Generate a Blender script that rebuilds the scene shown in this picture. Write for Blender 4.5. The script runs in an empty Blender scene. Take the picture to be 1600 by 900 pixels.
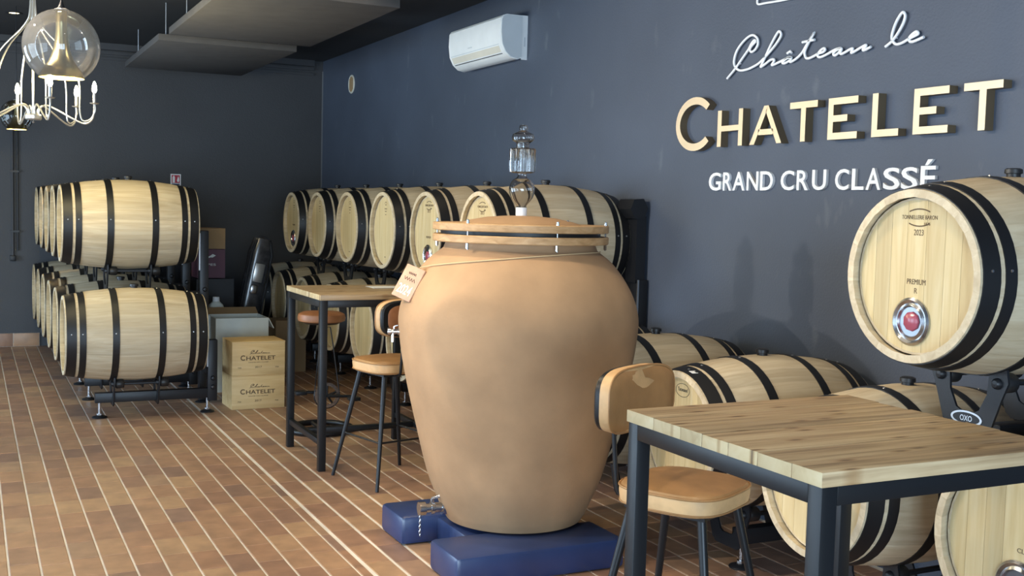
import bpy, bmesh, math, random
from mathutils import Vector, Matrix
random.seed(7)
PI = math.pi
SC = bpy.context.scene
COL = SC.collection

# ------------------------------------------------------------------ camera
F_PX, YAW, PITCH, ROLL, CAM_H = 1734.36, 0.455767, 0.0716802, 0.025849, 1.65
def camera_axes():
    fw = Vector((math.sin(YAW), math.cos(YAW), 0)); rt = Vector((math.cos(YAW), -math.sin(YAW), 0)); up = Vector((0, 0, 1))
    f2 = fw*math.cos(PITCH) - up*math.sin(PITCH); u2 = up*math.cos(PITCH) + fw*math.sin(PITCH)
    return rt*math.cos(ROLL) + u2*math.sin(ROLL), u2*math.cos(ROLL) - rt*math.sin(ROLL), f2
_r, _u, _f = camera_axes()
cam = bpy.data.cameras.new('camera'); cam_o = bpy.data.objects.new('camera', cam); COL.objects.link(cam_o)
cam.sensor_width = 36; cam.sensor_fit = 'HORIZONTAL'; cam.lens = F_PX/1600*36; cam.clip_start = .05
cam_o.matrix_world = Matrix(((_r.x, _u.x, -_f.x, 0), (_r.y, _u.y, -_f.y, 0), (_r.z, _u.z, -_f.z, CAM_H), (0, 0, 0, 1)))
SC.camera = cam_o

# ------------------------------------------------------------------ world, daylight, exposure
SC.view_settings.view_transform = 'Standard'; SC.view_settings.look = 'None'
SC.view_settings.exposure = 0.0; SC.view_settings.gamma = 1.0; SC.view_settings.use_curve_mapping = False
w = bpy.data.worlds.new('daylight'); SC.world = w; w.use_nodes = True
w.node_tree.nodes['Background'].inputs[0].default_value = (.62, .76, 1, 1)
w.node_tree.nodes['Background'].inputs[1].default_value = .9
def area(name, loc, rot, sx, sy, power, color):
    l = bpy.data.lights.new(name, 'AREA'); l.shape = 'RECTANGLE'; l.size = sx; l.size_y = sy; l.energy = power; l.color = color
    o = bpy.data.objects.new(name, l); COL.objects.link(o); o.location = loc; o.rotation_euler = rot
    return o
def spot(name, loc, target, power, color, angle, blend=.6, radius=.04):
    l = bpy.data.lights.new(name, 'SPOT'); l.energy = power; l.color = color; l.spot_size = math.radians(angle); l.spot_blend = blend; l.shadow_soft_size = radius
    o = bpy.data.objects.new(name, l); COL.objects.link(o); o.location = loc
    o.rotation_euler = (Vector(target)-Vector(loc)).to_track_quat('-Z', 'Y').to_euler()
    return o
DAY = (.60, .80, 1)
# daylight entering by the glazed openings of the left wall and the wall behind the camera
area('window_daylight_a', (-3.75, 2.2, 1.35), (0, -PI/2, 0), 2.3, 2.6, 120, DAY)
area('window_daylight_b', (-3.75, 5.6, 1.35), (0, -PI/2, 0), 2.3, 2.6, 175, DAY)
area('window_daylight_c', (-3.75, 9.4, 1.35), (0, -PI/2, 0), 2.3, 2.6, 290, DAY)
area('door_daylight', (-.6, -3.15, 1.3), (PI/2, 0, 0), 3.4, 2.4, 600, DAY)

# ------------------------------------------------------------------ mesh helpers
class MB:
    def __init__(s): s.v = []; s.f = []; s.sm = []
    def add(s, vs, fs, smooth=False):
        b = len(s.v); s.v += [tuple(p) for p in vs]
        for f in fs: s.f.append([b+i for i in f]); s.sm.append(smooth)
        return s
    def box(s, a, b, m=None, bev=0):
        x0, y0, z0 = a; x1, y1, z1 = b
        if bev > 0:
            c = bev; vs = []; fs = []
            bm = bmesh.new(); bmesh.ops.create_cube(bm, size=1)
            for v in bm.verts: v.co = Vector(((x0+x1)/2+v.co.x*(x1-x0), (y0+y1)/2+v.co.y*(y1-y0), (z0+z1)/2+v.co.z*(z1-z0)))
            bmesh.ops.bevel(bm, geom=bm.edges[:], offset=c, segments=2, profile=.5, affect='EDGES')
            bm.verts.index_update()
            vs = [v.co.copy() for v in bm.verts]; fs = [[v.index for v in f.verts] for f in bm.faces]; bm.free()
        else:
            vs = [Vector(p) for p in ((x0,y0,z0),(x1,y0,z0),(x1,y1,z0),(x0,y1,z0),(x0,y0,z1),(x1,y0,z1),(x1,y1,z1),(x0,y1,z1))]
            fs = [(0,3,2,1),(4,5,6,7),(0,1,5,4),(1,2,6,5),(2,3,7,6),(3,0,4,7)]
        if m: vs = [m @ v for v in vs]
        return s.add(vs, fs)
    def tube(s, pts, r, n=8, caps=True, closed=False):
        pts = [Vector(p) for p in pts]; k = len(pts)
        rr = r if isinstance(r, (list, tuple)) else [r]*k
        vs = []; prev = None
        for i, p in enumerate(pts):
            if closed: t = pts[(i+1) % k]-pts[i-1]
            else: t = pts[min(i+1, k-1)]-pts[max(i-1, 0)]
            t.normalize()
            if prev is None:
                a = Vector((0,0,1)) if abs(t.z) < .9 else Vector((1,0,0)); a = (a-t*a.dot(t)).normalized()
            else:
                a = prev-t*prev.dot(t); a.normalize()
            prev = a; b = t.cross(a)
            for j in range(n):
                an = 2*PI*(j+.5)/n; vs.append(p+(a*math.cos(an)+b*math.sin(an))*rr[i])
        fs = []
        for i in range(k if closed else k-1):
            i2 = (i+1) % k
            for j in range(n): fs.append((i*n+j, i*n+(j+1) % n, i2*n+(j+1) % n, i2*n+j))
        s.add(vs, fs, n > 4)
        if caps and not closed:
            s.add(vs[:n], [list(range(n))[::-1]]); s.add(vs[-n:], [list(range(n))])
        return s
    def lathe(s, prof, n=32, m=None, closed=False, smooth=True, a0=0):
        # profile of (radius, height) about local Z
        vs = []
        for r, z in prof:
            for j in range(n):
                a = 2*PI*j/n+a0; v = Vector((r*math.cos(a), r*math.sin(a), z)); vs.append(m @ v if m else v)
        k = len(prof); fs = []
        for i in range(k if closed else k-1):
            i2 = (i+1) % k
            for j in range(n): fs.append((i*n+j, i*n+(j+1) % n, i2*n+(j+1) % n, i2*n+j))
        s.add(vs, fs, smooth)
        return s
    def loops(s, rings, capa=True, capb=True, smooth=True):
        n = len(rings[0]); vs = [p for r in rings for p in r]; fs = []
        for i in range(len(rings)-1):
            for j in range(n): fs.append((i*n+j, i*n+(j+1) % n, (i+1)*n+(j+1) % n, (i+1)*n+j))
        s.add(vs, fs, smooth)
        if capa: s.add(rings[0], [list(range(n))[::-1]], smooth)
        if capb: s.add(rings[-1], [list(range(n))], smooth)
        return s
    def prism(s, poly, z0, z1, m=None):
        n = len(poly)
        vs = [Vector((x, y, z0)) for x, y in poly]+[Vector((x, y, z1)) for x, y in poly]
        if m: vs = [m @ v for v in vs]
        fs = [list(range(n))[::-1], list(range(n, 2*n))]+[(i, (i+1) % n, n+(i+1) % n, n+i) for i in range(n)]
        return s.add(vs, fs)
    def mesh(s, name, mat=None):
        me = bpy.data.meshes.new(name); me.from_pydata(s.v, [], s.f)
        me.polygons.foreach_set('use_smooth', s.sm)
        bm = bmesh.new(); bm.from_mesh(me); bmesh.ops.remove_doubles(bm, verts=bm.verts[:], dist=1e-6)
        bmesh.ops.recalc_face_normals(bm, faces=bm.faces[:]); bm.to_mesh(me); bm.free()
        try: me.set_sharp_from_angle(angle=math.radians(38))
        except Exception: pass
        if mat: me.materials.append(mat)
        me.update(); return me
    def build(s, name, mat, parent=None):
        return link(name, s.mesh(name, mat), parent)
def link(name, data, parent=None, m=None):
    o = bpy.data.objects.new(name, data); COL.objects.link(o)
    if parent: o.parent = parent
    if m is not None: o.matrix_basis = m
    return o
def empty(name, loc=(0,0,0), rz=0, label=None, cat=None, group=None):
    o = bpy.data.objects.new(name, None); o.empty_display_size = .1; COL.objects.link(o)
    o.location = loc; o.rotation_euler.z = rz
    return tag(o, label, cat, group)
def tag(o, label=None, cat=None, group=None, kind=None):
    if label: o['label'] = label
    if cat: o['category'] = cat
    if group: o['group'] = group
    if kind: o['kind'] = kind
    return o
def copy_tree(o, parent=None):
    c = o.copy(); COL.objects.link(c); c.parent = parent
    for ch in list(o.children): copy_tree(ch, c)
    return c
def smooth_path(pts, n=6):
    P = [Vector(p) for p in pts]; out = []
    for i in range(len(P)-1):
        p0 = P[max(i-1, 0)]; p1 = P[i]; p2 = P[i+1]; p3 = P[min(i+2, len(P)-1)]
        for k in range(n):
            t = k/n
            out.append(.5*((2*p1)+(p2-p0)*t+(2*p0-5*p1+4*p2-p3)*t*t+(3*p1-p0-3*p2+p3)*t**3))
    out.append(P[-1]); return out
T = Matrix.Translation
def RX(a): return Matrix.Rotation(a, 4, 'X')
def RY(a): return Matrix.Rotation(a, 4, 'Y')
def RZ(a): return Matrix.Rotation(a, 4, 'Z')

# text outline from the built-in font, fitted to a box: returns (verts, faces) in XY with depth in Z
def glyphs(text, width=None, height=1.0, depth=.001, bold=0.0, align='CENTER'):
    cu = bpy.data.curves.new('glyph', 'FONT'); cu.body = text; cu.size = 1; cu.extrude = .5; cu.offset = bold; cu.resolution_u = 4
    ob = bpy.data.objects.new('glyph', cu); COL.objects.link(ob)
    dg = bpy.context.evaluated_depsgraph_get(); dg.update()
    me = bpy.data.meshes.new_from_object(ob.evaluated_get(dg))
    bpy.data.objects.remove(ob); bpy.data.curves.remove(cu)
    xs = [v.co.x for v in me.vertices]; ys = [v.co.y for v in me.vertices]
    x0, x1, y0, y1 = min(xs), max(xs), min(ys), max(ys)
    sy = height/(y1-y0); sx = width/(x1-x0) if width else sy
    off = (x0+x1)/2 if align == 'CENTER' else x0
    for v in me.vertices: v.co = Vector(((v.co.x-off)*sx, (v.co.y-y0)*sy, (v.co.z+.5)*depth))
    return me
def text_obj(name, text, mat, m, width=None, height=1.0, depth=.001, bold=0.0, parent=None):
    me = glyphs(text, width, height, depth, bold); me.name = name; me.materials.clear(); me.materials.append(mat)
    return link(name, me, parent, m)

# ------------------------------------------------------------------ materials
def new_mat(name):
    m = bpy.data.materials.new(name); m.use_nodes = True
    nt = m.node_tree; return m, nt, nt.nodes['Principled BSDF']
def N(nt, t, **kw):
    n = nt.nodes.new(t)
    for k, v in kw.items(): setattr(n, k, v)
    return n
def ramp(nt, stops):
    r = N(nt, 'ShaderNodeValToRGB'); e = r.color_ramp.elements
    e[0].position, e[0].color = stops[0][0], (*stops[0][1], 1); e[1].position, e[1].color = stops[-1][0], (*stops[-1][1], 1)
    for p, c in stops[1:-1]:
        x = e.new(p); x.color = (*c, 1)
    return r
def plain(name, color, rough=.5, metal=0.0, bump=0, bscale=200, var=0.0, vscale=6):
    m, nt, b = new_mat(name); b.inputs['Roughness'].default_value = rough; b.inputs['Metallic'].default_value = metal
    b.inputs['Base Color'].default_value = (*color, 1)
    tc = N(nt, 'ShaderNodeTexCoord')
    n = N(nt, 'ShaderNodeTexNoise'); n.inputs['Scale'].default_value = vscale; n.inputs['Detail'].default_value = 5
    nt.links.new(tc.outputs['Object'], n.inputs['Vector'])
    v = max(var, .04)
    r = ramp(nt, [(.3, tuple(c*(1-v) for c in color)), (.7, tuple(min(1, c*(1+v)) for c in color))])
    nt.links.new(n.outputs['Fac'], r.inputs['Fac']); nt.links.new(r.outputs['Color'], b.inputs['Base Color'])
    if bump:
        n2 = N(nt, 'ShaderNodeTexNoise'); n2.inputs['Scale'].default_value = bscale; n2.inputs['Detail'].default_value = 2
        nt.links.new(tc.outputs['Object'], n2.inputs['Vector'])
        bp = N(nt, 'ShaderNodeBump'); bp.inputs['Strength'].default_value = bump; bp.inputs['Distance'].default_value = .004
        nt.links.new(n2.outputs['Fac'], bp.inputs['Height']); nt.links.new(bp.outputs['Normal'], b.inputs['Normal'])
    return m
def wood(name, dark, mid, light, scale=(1.2, 22, 22), rough=.6, rnd=.25, bump=.08, knots=False):
    m, nt, b = new_mat(name); b.inputs['Roughness'].default_value = rough
    tc = N(nt, 'ShaderNodeTexCoord'); oi = N(nt, 'ShaderNodeObjectInfo')
    add = N(nt, 'ShaderNodeVectorMath', operation='MULTIPLY_ADD')
    add.inputs[1].default_value = (37, 91, 53)
    nt.links.new(oi.outputs['Random'], add.inputs[0]); nt.links.new(tc.outputs['Object'], add.inputs[2])
    mp = N(nt, 'ShaderNodeMapping'); mp.inputs['Scale'].default_value = scale
    nt.links.new(add.outputs[0], mp.inputs['Vector'])
    n = N(nt, 'ShaderNodeTexNoise'); n.inputs['Scale'].default_value = 1.6; n.inputs['Detail'].default_value = 7; n.inputs['Distortion'].default_value = .7
    nt.links.new(mp.outputs['Vector'], n.inputs['Vector'])
    r = ramp(nt, [(.28, dark), (.5, mid), (.72, light)]); nt.links.new(n.outputs['Fac'], r.inputs['Fac'])
    mr = N(nt, 'ShaderNodeMapRange'); mr.inputs['To Min'].default_value = 1-rnd; mr.inputs['To Max'].default_value = 1+rnd*.35
    nt.links.new(oi.outputs['Random'], mr.inputs['Value'])
    mx = N(nt, 'ShaderNodeVectorMath', operation='SCALE'); nt.links.new(r.outputs['Color'], mx.inputs[0]); nt.links.new(mr.outputs[0], mx.inputs['Scale'])
    out = mx.outputs[0]
    if knots:
        vo = N(nt, 'ShaderNodeTexVoronoi', voronoi_dimensions='2D'); vo.inputs['Scale'].default_value = 1
        mp2 = N(nt, 'ShaderNodeMapping'); mp2.inputs['Scale'].default_value = (3.4, 12, 12); nt.links.new(add.outputs[0], mp2.inputs['Vector'])
        nt.links.new(mp2.outputs[0], vo.inputs['Vector'])
        kr = ramp(nt, [(.03, (.12, .06, .03)), (.07, (.6, .46, .32)), (.14, (1, 1, 1))]); nt.links.new(vo.outputs['Distance'], kr.inputs['Fac'])
        mm = N(nt, 'ShaderNodeMix', data_type='RGBA', blend_type='MULTIPLY'); mm.inputs['Factor'].default_value = .8
        nt.links.new(out, mm.inputs['A']); nt.links.new(kr.outputs['Color'], mm.inputs['B']); out = mm.outputs['Result']
    nt.links.new(out, b.inputs['Base Color'])
    bp = N(nt, 'ShaderNodeBump'); bp.inputs['Strength'].default_value = bump; bp.inputs['Distance'].default_value = .01
    nt.links.new(n.outputs['Fac'], bp.inputs['Height']); nt.links.new(bp.outputs['Normal'], b.inputs['Normal'])
    return m
def tile_mat(name, per_object):
    m, nt, b = new_mat(name); b.inputs['Roughness'].default_value = .42
    if per_object: src = N(nt, 'ShaderNodeObjectInfo').outputs['Random']
    else: src = N(nt, 'ShaderNodeAttribute', attribute_name='shade').outputs['Fac']
    r = ramp(nt, [(0, (.25, .155, .115)), (.12, (.32, .185, .122)), (.45, (.365, .21, .13)), (.75, (.40, .24, .145)), (.92, (.45, .285, .165)), (1, (.28, .175, .13))])
    nt.links.new(src, r.inputs['Fac'])
    geo = N(nt, 'ShaderNodeNewGeometry')
    n = N(nt, 'ShaderNodeTexNoise'); n.inputs['Scale'].default_value = 9; n.inputs['Detail'].default_value = 6
    nt.links.new(geo.outputs['Position'], n.inputs['Vector'])
    r2 = ramp(nt, [(.3, (.78, .78, .8)), (.7, (1.12, 1.1, 1.08))]); nt.links.new(n.outputs['Fac'], r2.inputs['Fac'])
    mm = N(nt, 'ShaderNodeMix', data_type='RGBA', blend_type='MULTIPLY'); mm.inputs['Factor'].default_value = 1
    nt.links.new(r.outputs['Color'], mm.inputs['A']); nt.links.new(r2.outputs['Color'], mm.inputs['B'])
    nt.links.new(mm.outputs['Result'], b.inputs['Base Color'])
    bp = N(nt, 'ShaderNodeBump'); bp.inputs['Strength'].default_value = .12; bp.inputs['Distance'].default_value = .004
    nt.links.new(n.outputs['Fac'], bp.inputs['Height']); nt.links.new(bp.outputs['Normal'], b.inputs['Normal'])
    return m
def wall_mat(name, base, marks):
    m, nt, b = new_mat(name); b.inputs['Roughness'].default_value = .55; b.inputs['Specular IOR Level'].default_value = .35
    geo = N(nt, 'ShaderNodeNewGeometry')
    n = N(nt, 'ShaderNodeTexNoise'); n.inputs['Scale'].default_value = 1.3; n.inputs['Detail'].default_value = 5
    nt.links.new(geo.outputs['Position'], n.inputs['Vector'])
    r = ramp(nt, [(.3, tuple(c*.92 for c in base)), (.7, tuple(c*1.1 for c in base))]); nt.links.new(n.outputs['Fac'], r.inputs['Fac'])
    out = r.outputs['Color']
    if marks:   # scuffs and plaster repairs in the paint
        mp = N(nt, 'ShaderNodeMapping'); mp.inputs['Scale'].default_value = (1, 5, 2.2); nt.links.new(geo.outputs['Position'], mp.inputs['Vector'])
        n3 = N(nt, 'ShaderNodeTexNoise'); n3.inputs['Scale'].default_value = 1.5; n3.inputs['Detail'].default_value = 4; nt.links.new(mp.outputs[0], n3.inputs['Vector'])
        mk = ramp(nt, [(.66, (0, 0, 0)), (.76, (.35, .35, .35))]); nt.links.new(n3.outputs['Fac'], mk.inputs['Fac'])
        mm = N(nt, 'ShaderNodeMix', data_type='RGBA'); nt.links.new(mk.outputs['Color'], mm.inputs['Factor'])
        nt.links.new(out, mm.inputs['A']); mm.inputs['B'].default_value = (.17, .19, .22, 1); out = mm.outputs['Result']
    nt.links.new(out, b.inputs['Base Color'])
    n2 = N(nt, 'ShaderNodeTexNoise'); n2.inputs['Scale'].default_value = 85; n2.inputs['Detail'].default_value = 2
    nt.links.new(geo.outputs['Position'], n2.inputs['Vector'])
    bp = N(nt, 'ShaderNodeBump'); bp.inputs['Strength'].default_value = .35; bp.inputs['Distance'].default_value = .004
    nt.links.new(n2.outputs['Fac'], bp.inputs['Height']); nt.links.new(bp.outputs['Normal'], b.inputs['Normal'])
    return m
def emit(name, color, strength):
    m, nt, b = new_mat(name); b.inputs['Base Color'].default_value = (*color, 1)
    b.inputs['Emission Color'].default_value = (*color, 1); b.inputs['Emission Strength'].default_value = strength
    return m
def thin_glass(name, tint, gloss=.9, rough=.02, haze=0.0):
    m, nt, b = new_mat(name); nt.nodes.remove(b); out = nt.nodes['Material Output']
    tr = N(nt, 'ShaderNodeBsdfTransparent'); tr.inputs[0].default_value = (*tint, 1)
    gl = N(nt, 'ShaderNodeBsdfGlossy'); gl.inputs['Roughness'].default_value = rough
    lw = N(nt, 'ShaderNodeFresnel'); lw.inputs[0].default_value = 1.5
    mul = N(nt, 'ShaderNodeMath', operation='MULTIPLY'); mul.inputs[1].default_value = gloss; nt.links.new(lw.outputs[0], mul.inputs[0])
    mx = N(nt, 'ShaderNodeMixShader'); nt.links.new(mul.outputs[0], mx.inputs[0]); nt.links.new(tr.outputs[0], mx.inputs[1]); nt.links.new(gl.outputs[0], mx.inputs[2])
    df = N(nt, 'ShaderNodeBsdfDiffuse'); df.inputs[0].default_value = (.9, .9, .88, 1)      # white mixed in to paint the globe's pale reflections and haze
    m2 = N(nt, 'ShaderNodeMixShader'); m2.inputs[0].default_value = haze; nt.links.new(mx.outputs[0], m2.inputs[1]); nt.links.new(df.outputs[0], m2.inputs[2])
    nt.links.new(m2.outputs[0], out.inputs[0]); return m

M = {}
M['wall'] = wall_mat('navy_wall_paint', (.072, .088, .122), True)
M['wall_back'] = wall_mat('charcoal_wall_paint', (.054, .055, .060), False)
M['ceiling'] = plain('black_ceiling_paint', (.03, .03, .032), .8)
M['grout'] = plain('pale_grout', (.78, .74, .68), .8, var=.12)
M['tile'] = tile_mat('terracotta_tile', True)
M['tile_far'] = tile_mat('terracotta_tile_far', False)
M['stave'] = wood('oak_stave', (.50, .39, .245), (.58, .47, .31), (.66, .56, .39), rnd=.16)
M['head'] = wood('oak_head_board', (.50, .365, .17), (.58, .45, .235), (.63, .51, .29), scale=(20, 20, 1.3), rnd=.16)
M['hoop'] = plain('black_hoop_steel', (.006, .006, .007), .5, .0)
M['rivet'] = plain('steel_rivet', (.55, .55, .55), .3, 1)
M['bung'] = plain('black_silicone', (.012, .012, .013), .45)
M['ink'] = plain('burnt_marking', (.10, .06, .03), .8)
M['ink_black'] = plain('black_print', (.02, .02, .02), .7)
M['chrome'] = plain('polished_steel', (.52, .53, .55), .24, 1)
M['pane'] = plain('dark_steel_dish', (.20, .21, .23), .3, 1)
M['wine'] = plain('red_wine_glass', (.16, .015, .03), .12)
M['wine_pink'] = plain('rose_wine_glass', (.32, .07, .10), .2)  # pink of the wine in the porthole
M['rack'] = plain('black_rack_steel', (.012, .013, .016), .42, .2, bump=.1, bscale=300)
M['alu'] = plain('aluminium_strip', (.55, .57, .6), .35, 1)
M['terracotta'] = plain('raw_terracotta', (.365, .225, .12), .82, var=.2, vscale=3, bump=.15, bscale=60)
M['ringwood'] = wood('clamp_ring_wood', (.36, .21, .09), (.46, .28, .13), (.54, .35, .18), scale=(10, 10, 30), rnd=.1)
M['gasket'] = plain('black_gasket', (.01, .01, .01), .5)
M['blue'] = plain('navy_painted_wood', (.022, .042, .125), .32, var=.15, vscale=4)
M['tag'] = plain('clay_tag', (.52, .30, .20), .75, var=.12, vscale=20)
M['white'] = plain('white_paint', (.82, .83, .84), .5)
M['string'] = plain('twine', (.55, .40, .22), .8)
M['tabletop'] = wood('reclaimed_pine', (.20, .125, .06), (.44, .305, .165), (.60, .45, .265), scale=(1.1, 30, 30), rnd=.16, knots=True, rough=.45)
M['endgrain'] = wood('pine_end_grain', (.48, .35, .18), (.58, .45, .25), (.63, .51, .31), scale=(10, 10, 10), rnd=.15, knots=True)
M['black'] = plain('black_powder_coat', (.012, .013, .015), .4, .3)
M['leather'] = plain('tan_leather', (.33, .175, .068), .46, var=.16, vscale=9, bump=.12, bscale=120)
M['leather_side'] = plain('worn_tan_leather', (.58, .36, .17), .5, var=.2, vscale=12, bump=.15, bscale=90)
M['leather_red'] = plain('cognac_leather', (.30, .12, .045), .45, var=.2, vscale=14)
M['crate'] = wood('pine_crate', (.56, .37, .16), (.64, .45, .21), (.70, .51, .26), scale=(1.5, 20, 14), rnd=.08)
M['carton_white'] = plain('white_carton', (.62, .65, .60), .7, var=.06)
M['carton'] = plain('brown_carton', (.30, .19, .09), .75)
M['purple'] = plain('purple_carton', (.10, .035, .055), .6)
M['plastic_dark'] = plain('smoked_plastic', (.05, .05, .055), .2, var=.4, vscale=14)
M['gold'] = plain('brushed_gold_letter', (.74, .60, .42), .42, .35, bump=.08, bscale=60)
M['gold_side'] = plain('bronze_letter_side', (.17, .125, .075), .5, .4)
M['ac'] = plain('white_abs', (.86, .88, .88), .35)
M['ac_flap'] = plain('cream_abs', (.74, .70, .60), .4)
M['ac_side'] = plain('grey_abs', (.62, .66, .68), .45)
M['panel'] = plain('charcoal_acoustic_felt', (.085, .08, .077), .9, var=.1)
M['brass'] = plain('brushed_brass', (.62, .52, .28), .28, 1)
M['nickel'] = plain('satin_nickel', (.55, .54, .52), .3, .8)
M['globe'] = thin_glass('globe_glass', (.985, .985, .975), 1, haze=.07)
M['smoke'] = thin_glass('smoked_globe_glass', (.78, .78, .76), .9)
mg, ntg, bg = new_mat('clear_glass'); bg.inputs['Transmission Weight'].default_value = 1; bg.inputs['Roughness'].default_value = .02; bg.inputs['IOR'].default_value = 1.45
M['glass'] = mg
M['bulb'] = emit('lit_bulb', (1, .86, .62), 40)
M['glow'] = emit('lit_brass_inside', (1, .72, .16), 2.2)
M['fill_lens'] = emit('fill_downlight_lens', (1, .85, .6), 6)  # lens of the added ceiling fill lamps
M['red'] = plain('signal_red', (.45, .03, .06), .5)
M['window_frame'] = plain('dark_window_frame', (.03, .03, .035), .4)

# ------------------------------------------------------------------ room shell
XW, YB, ZC, XL, YF = 3.868, 13.24, 3.36, -3.6, -3.0
def wallbox(name, a, b, mat): return tag(MB().box(a, b).build(name, mat), kind='structure')
wallbox('wall_right', (XW, YF, -.05), (XW+.2, YB+.2, ZC+.1), M['wall'])
wallbox('wall_back', (XL-.2, YB, -.05), (XW, YB+.2, ZC+.1), M['wall_back'])
wallbox('ceiling', (XL-.2, YF-.2, ZC), (XW, YB, ZC+.15), M['ceiling'])
# left wall with three glazed openings; rear wall with a glazed door opening
wins = [(.9, 3.5), (4.3, 6.9), (8.1, 10.7)]
mb = MB(); y = YF
for a, b in wins:
    mb.box((XL-.2, y, -.05), (XL, a, ZC)); mb.box((XL-.2, a, -.05), (XL, b, .2)); mb.box((XL-.2, a, 2.5), (XL, b, ZC)); y = b
mb.box((XL-.2, y, -.05), (XL, YB, ZC)); tag(mb.build('wall_left', M['wall_back']), kind='structure')
mb = MB(); mb.box((XL-.2, YF-.2, -.05), (-2.3, YF, ZC)); mb.box((1.1, YF-.2, -.05), (XW+.2, YF, ZC)); mb.box((-2.3, YF-.2, 2.5), (1.1, YF, ZC)); tag(mb.build('wall_front', M['wall_back']), kind='structure')
for i, (a, b) in enumerate(wins):
    wf = tag(MB().box((XL-.12, a, .2), (XL-.06, a+.06, 2.5)).box((XL-.12, b-.06, .2), (XL-.06, b, 2.5)).box((XL-.12, a, .2), (XL-.06, b, .26)).box((XL-.12, a, 2.44), (XL-.06, b, 2.5)).build('window_%d' % (i+1), M['window_frame']), kind='structure')
    for k in (1, 2): MB().box((XL-.11, a+(b-a)*k/3-.02, .26), (XL-.07, a+(b-a)*k/3+.02, 2.44)).build('mullion', M['window_frame'], wf)
    MB().box((XL-.11, a+.06, 1.5), (XL-.07, b-.06, 1.54)).build('transom', M['window_frame'], wf)
df = tag(MB().box((-2.3, YF-.12, 0), (-2.24, YF-.06, 2.5)).box((1.04, YF-.12, 0), (1.1, YF-.06, 2.5)).box((-2.3, YF-.12, 2.44), (1.1, YF-.06, 2.5)).build('door_1', M['window_frame']), kind='structure')
for k in (1, 2, 3): MB().box((-2.3+.85*k-.03, YF-.11, 0), (-2.3+.85*k+.03, YF-.07, 2.44)).build('mullion', M['window_frame'], df)
# cornice on the back wall
tag(MB().box((XL, YB-.05, ZC-.07), (3.75, YB, ZC)).box((XL, YB-.03, ZC-.12), (3.75, YB, ZC-.085)).box((XL, YB-.02, ZC-.18), (3.75, YB, ZC-.15)).build('trim_1', M['wall_back']), kind='structure')
# caulked joint in the wall corner
tag(MB().box((XW-.012, YB-.012, 0), (XW, YB, ZC-.12)).build('trim_2', plain('corner_bead', (.14, .145, .155), .6)), kind='structure')

# floor: recessed grout bed with raised tiles
floor = tag(MB().box((XL, YF, -.06), (XW, YB, -.0035)).build('floor', M['grout']), kind='structure')
TW, TL, GAP = .1288, .2655, .009
cols = []           # (x0, width)
x = 1.562
while x > XL+.1: x -= TW; cols.append((x, TW))
cols.append((1.562, .052))
x = 1.626
while x < XW-.1: cols.append((x, TW)); x += TW+.006 if x < 2 else TW
def project(p):
    q = Vector(p)-Vector((0, 0, CAM_H)); z = q.dot(_f)
    if z < .2: return None
    return 800+F_PX*q.dot(_r)/z, 450-F_PX*q.dot(_u)/z, z
def tile_mesh(w, l):
    mb = MB(); b = .003; hw, hl = (w-GAP)/2, (l-GAP*.55)/2
    lo = [(-hw, -hl, -.01), (hw, -hl, -.01), (hw, hl, -.01), (-hw, hl, -.01)]
    mi = [(a, c, -.002) for a, c, _ in lo]; tp = [(math.copysign(abs(a)-b, a), math.copysign(abs(c)-b, c), 0) for a, c, _ in lo]
    vs = lo+mi+tp
    fs = [(8, 9, 10, 11)]+[(i, (i+1) % 4, 4+(i+1) % 4, 4+i) for i in range(4)]+[(4+i, 4+(i+1) % 4, 8+(i+1) % 4, 8+i) for i in range(4)]
    return vs, fs
tiles = []
for ci, (x0, wd) in enumerate(cols):
    off = random.Random(ci*13+5).choice((0, .13, .09, .17, .045))+.01*random.Random(ci).random()
    y = YF+off-TL
    while y < YB:
        a, b = max(y, YF+.002), min(y+TL, YB-.002)
        if b-a > .04: tiles.append((x0+wd/2, (a+b)/2, wd, b-a))
        y += TL
vis = []
for i, t in enumerate(tiles):
    p = project((t[0], t[1], 0))
    hidden = (t[0]-2.42)**2+(t[1]-4.9)**2 < .16 or (t[0] > 3.0 and t[1] > 4.6)
    if p and -20 < p[0] < 1500 and 500 < p[1] < 915 and not hidden: vis.append((p[2], i))
vis.sort(); near = set(i for _, i in vis[:290])
cache = {}; stuff_v = []; stuff_f = []; stuff_s = []
rt = random.Random(3)
for i, t in enumerate(tiles):
    vs, fs = tile_mesh(t[2], t[3])
    if i in near:
        key = (round(t[2], 3), round(t[3], 3))
        if key not in cache:
            me = bpy.data.meshes.new('tile'); me.from_pydata(vs, [], fs); me.materials.append(M['tile']); cache[key] = me
        o = link('tile', cache[key], floor); o.location = (t[0], t[1], rt.uniform(-.0007, .0007))
    else:
        b0 = len(stuff_v); stuff_v += [(a+t[0], c+t[1], z) for a, c, z in vs]; stuff_f += [[b0+k for k in f] for f in fs]; stuff_s += [rt.random()]*len(fs)
me = bpy.data.meshes.new('tile_field'); me.from_pydata(stuff_v, [], stuff_f); me.materials.append(M['tile_far'])
at = me.attributes.new('shade', 'FLOAT', 'FACE'); at.data.foreach_set('value', stuff_s)
tag(link('tile_field', me, floor), kind='stuff')
# tiled skirting along the back wall, up to the barrel rack
sk = tag(MB().box((XL, YB-.012, 0), (.69, YB, .145)).build('baseboard_back', M['grout']), kind='structure')
x = .69
while x > XL+.3:
    MB().box((x-.262, YB-.022, .003), (x-.004, YB-.012, .145), bev=.002).build('tile', M['tile'], sk); x -= .2655

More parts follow.
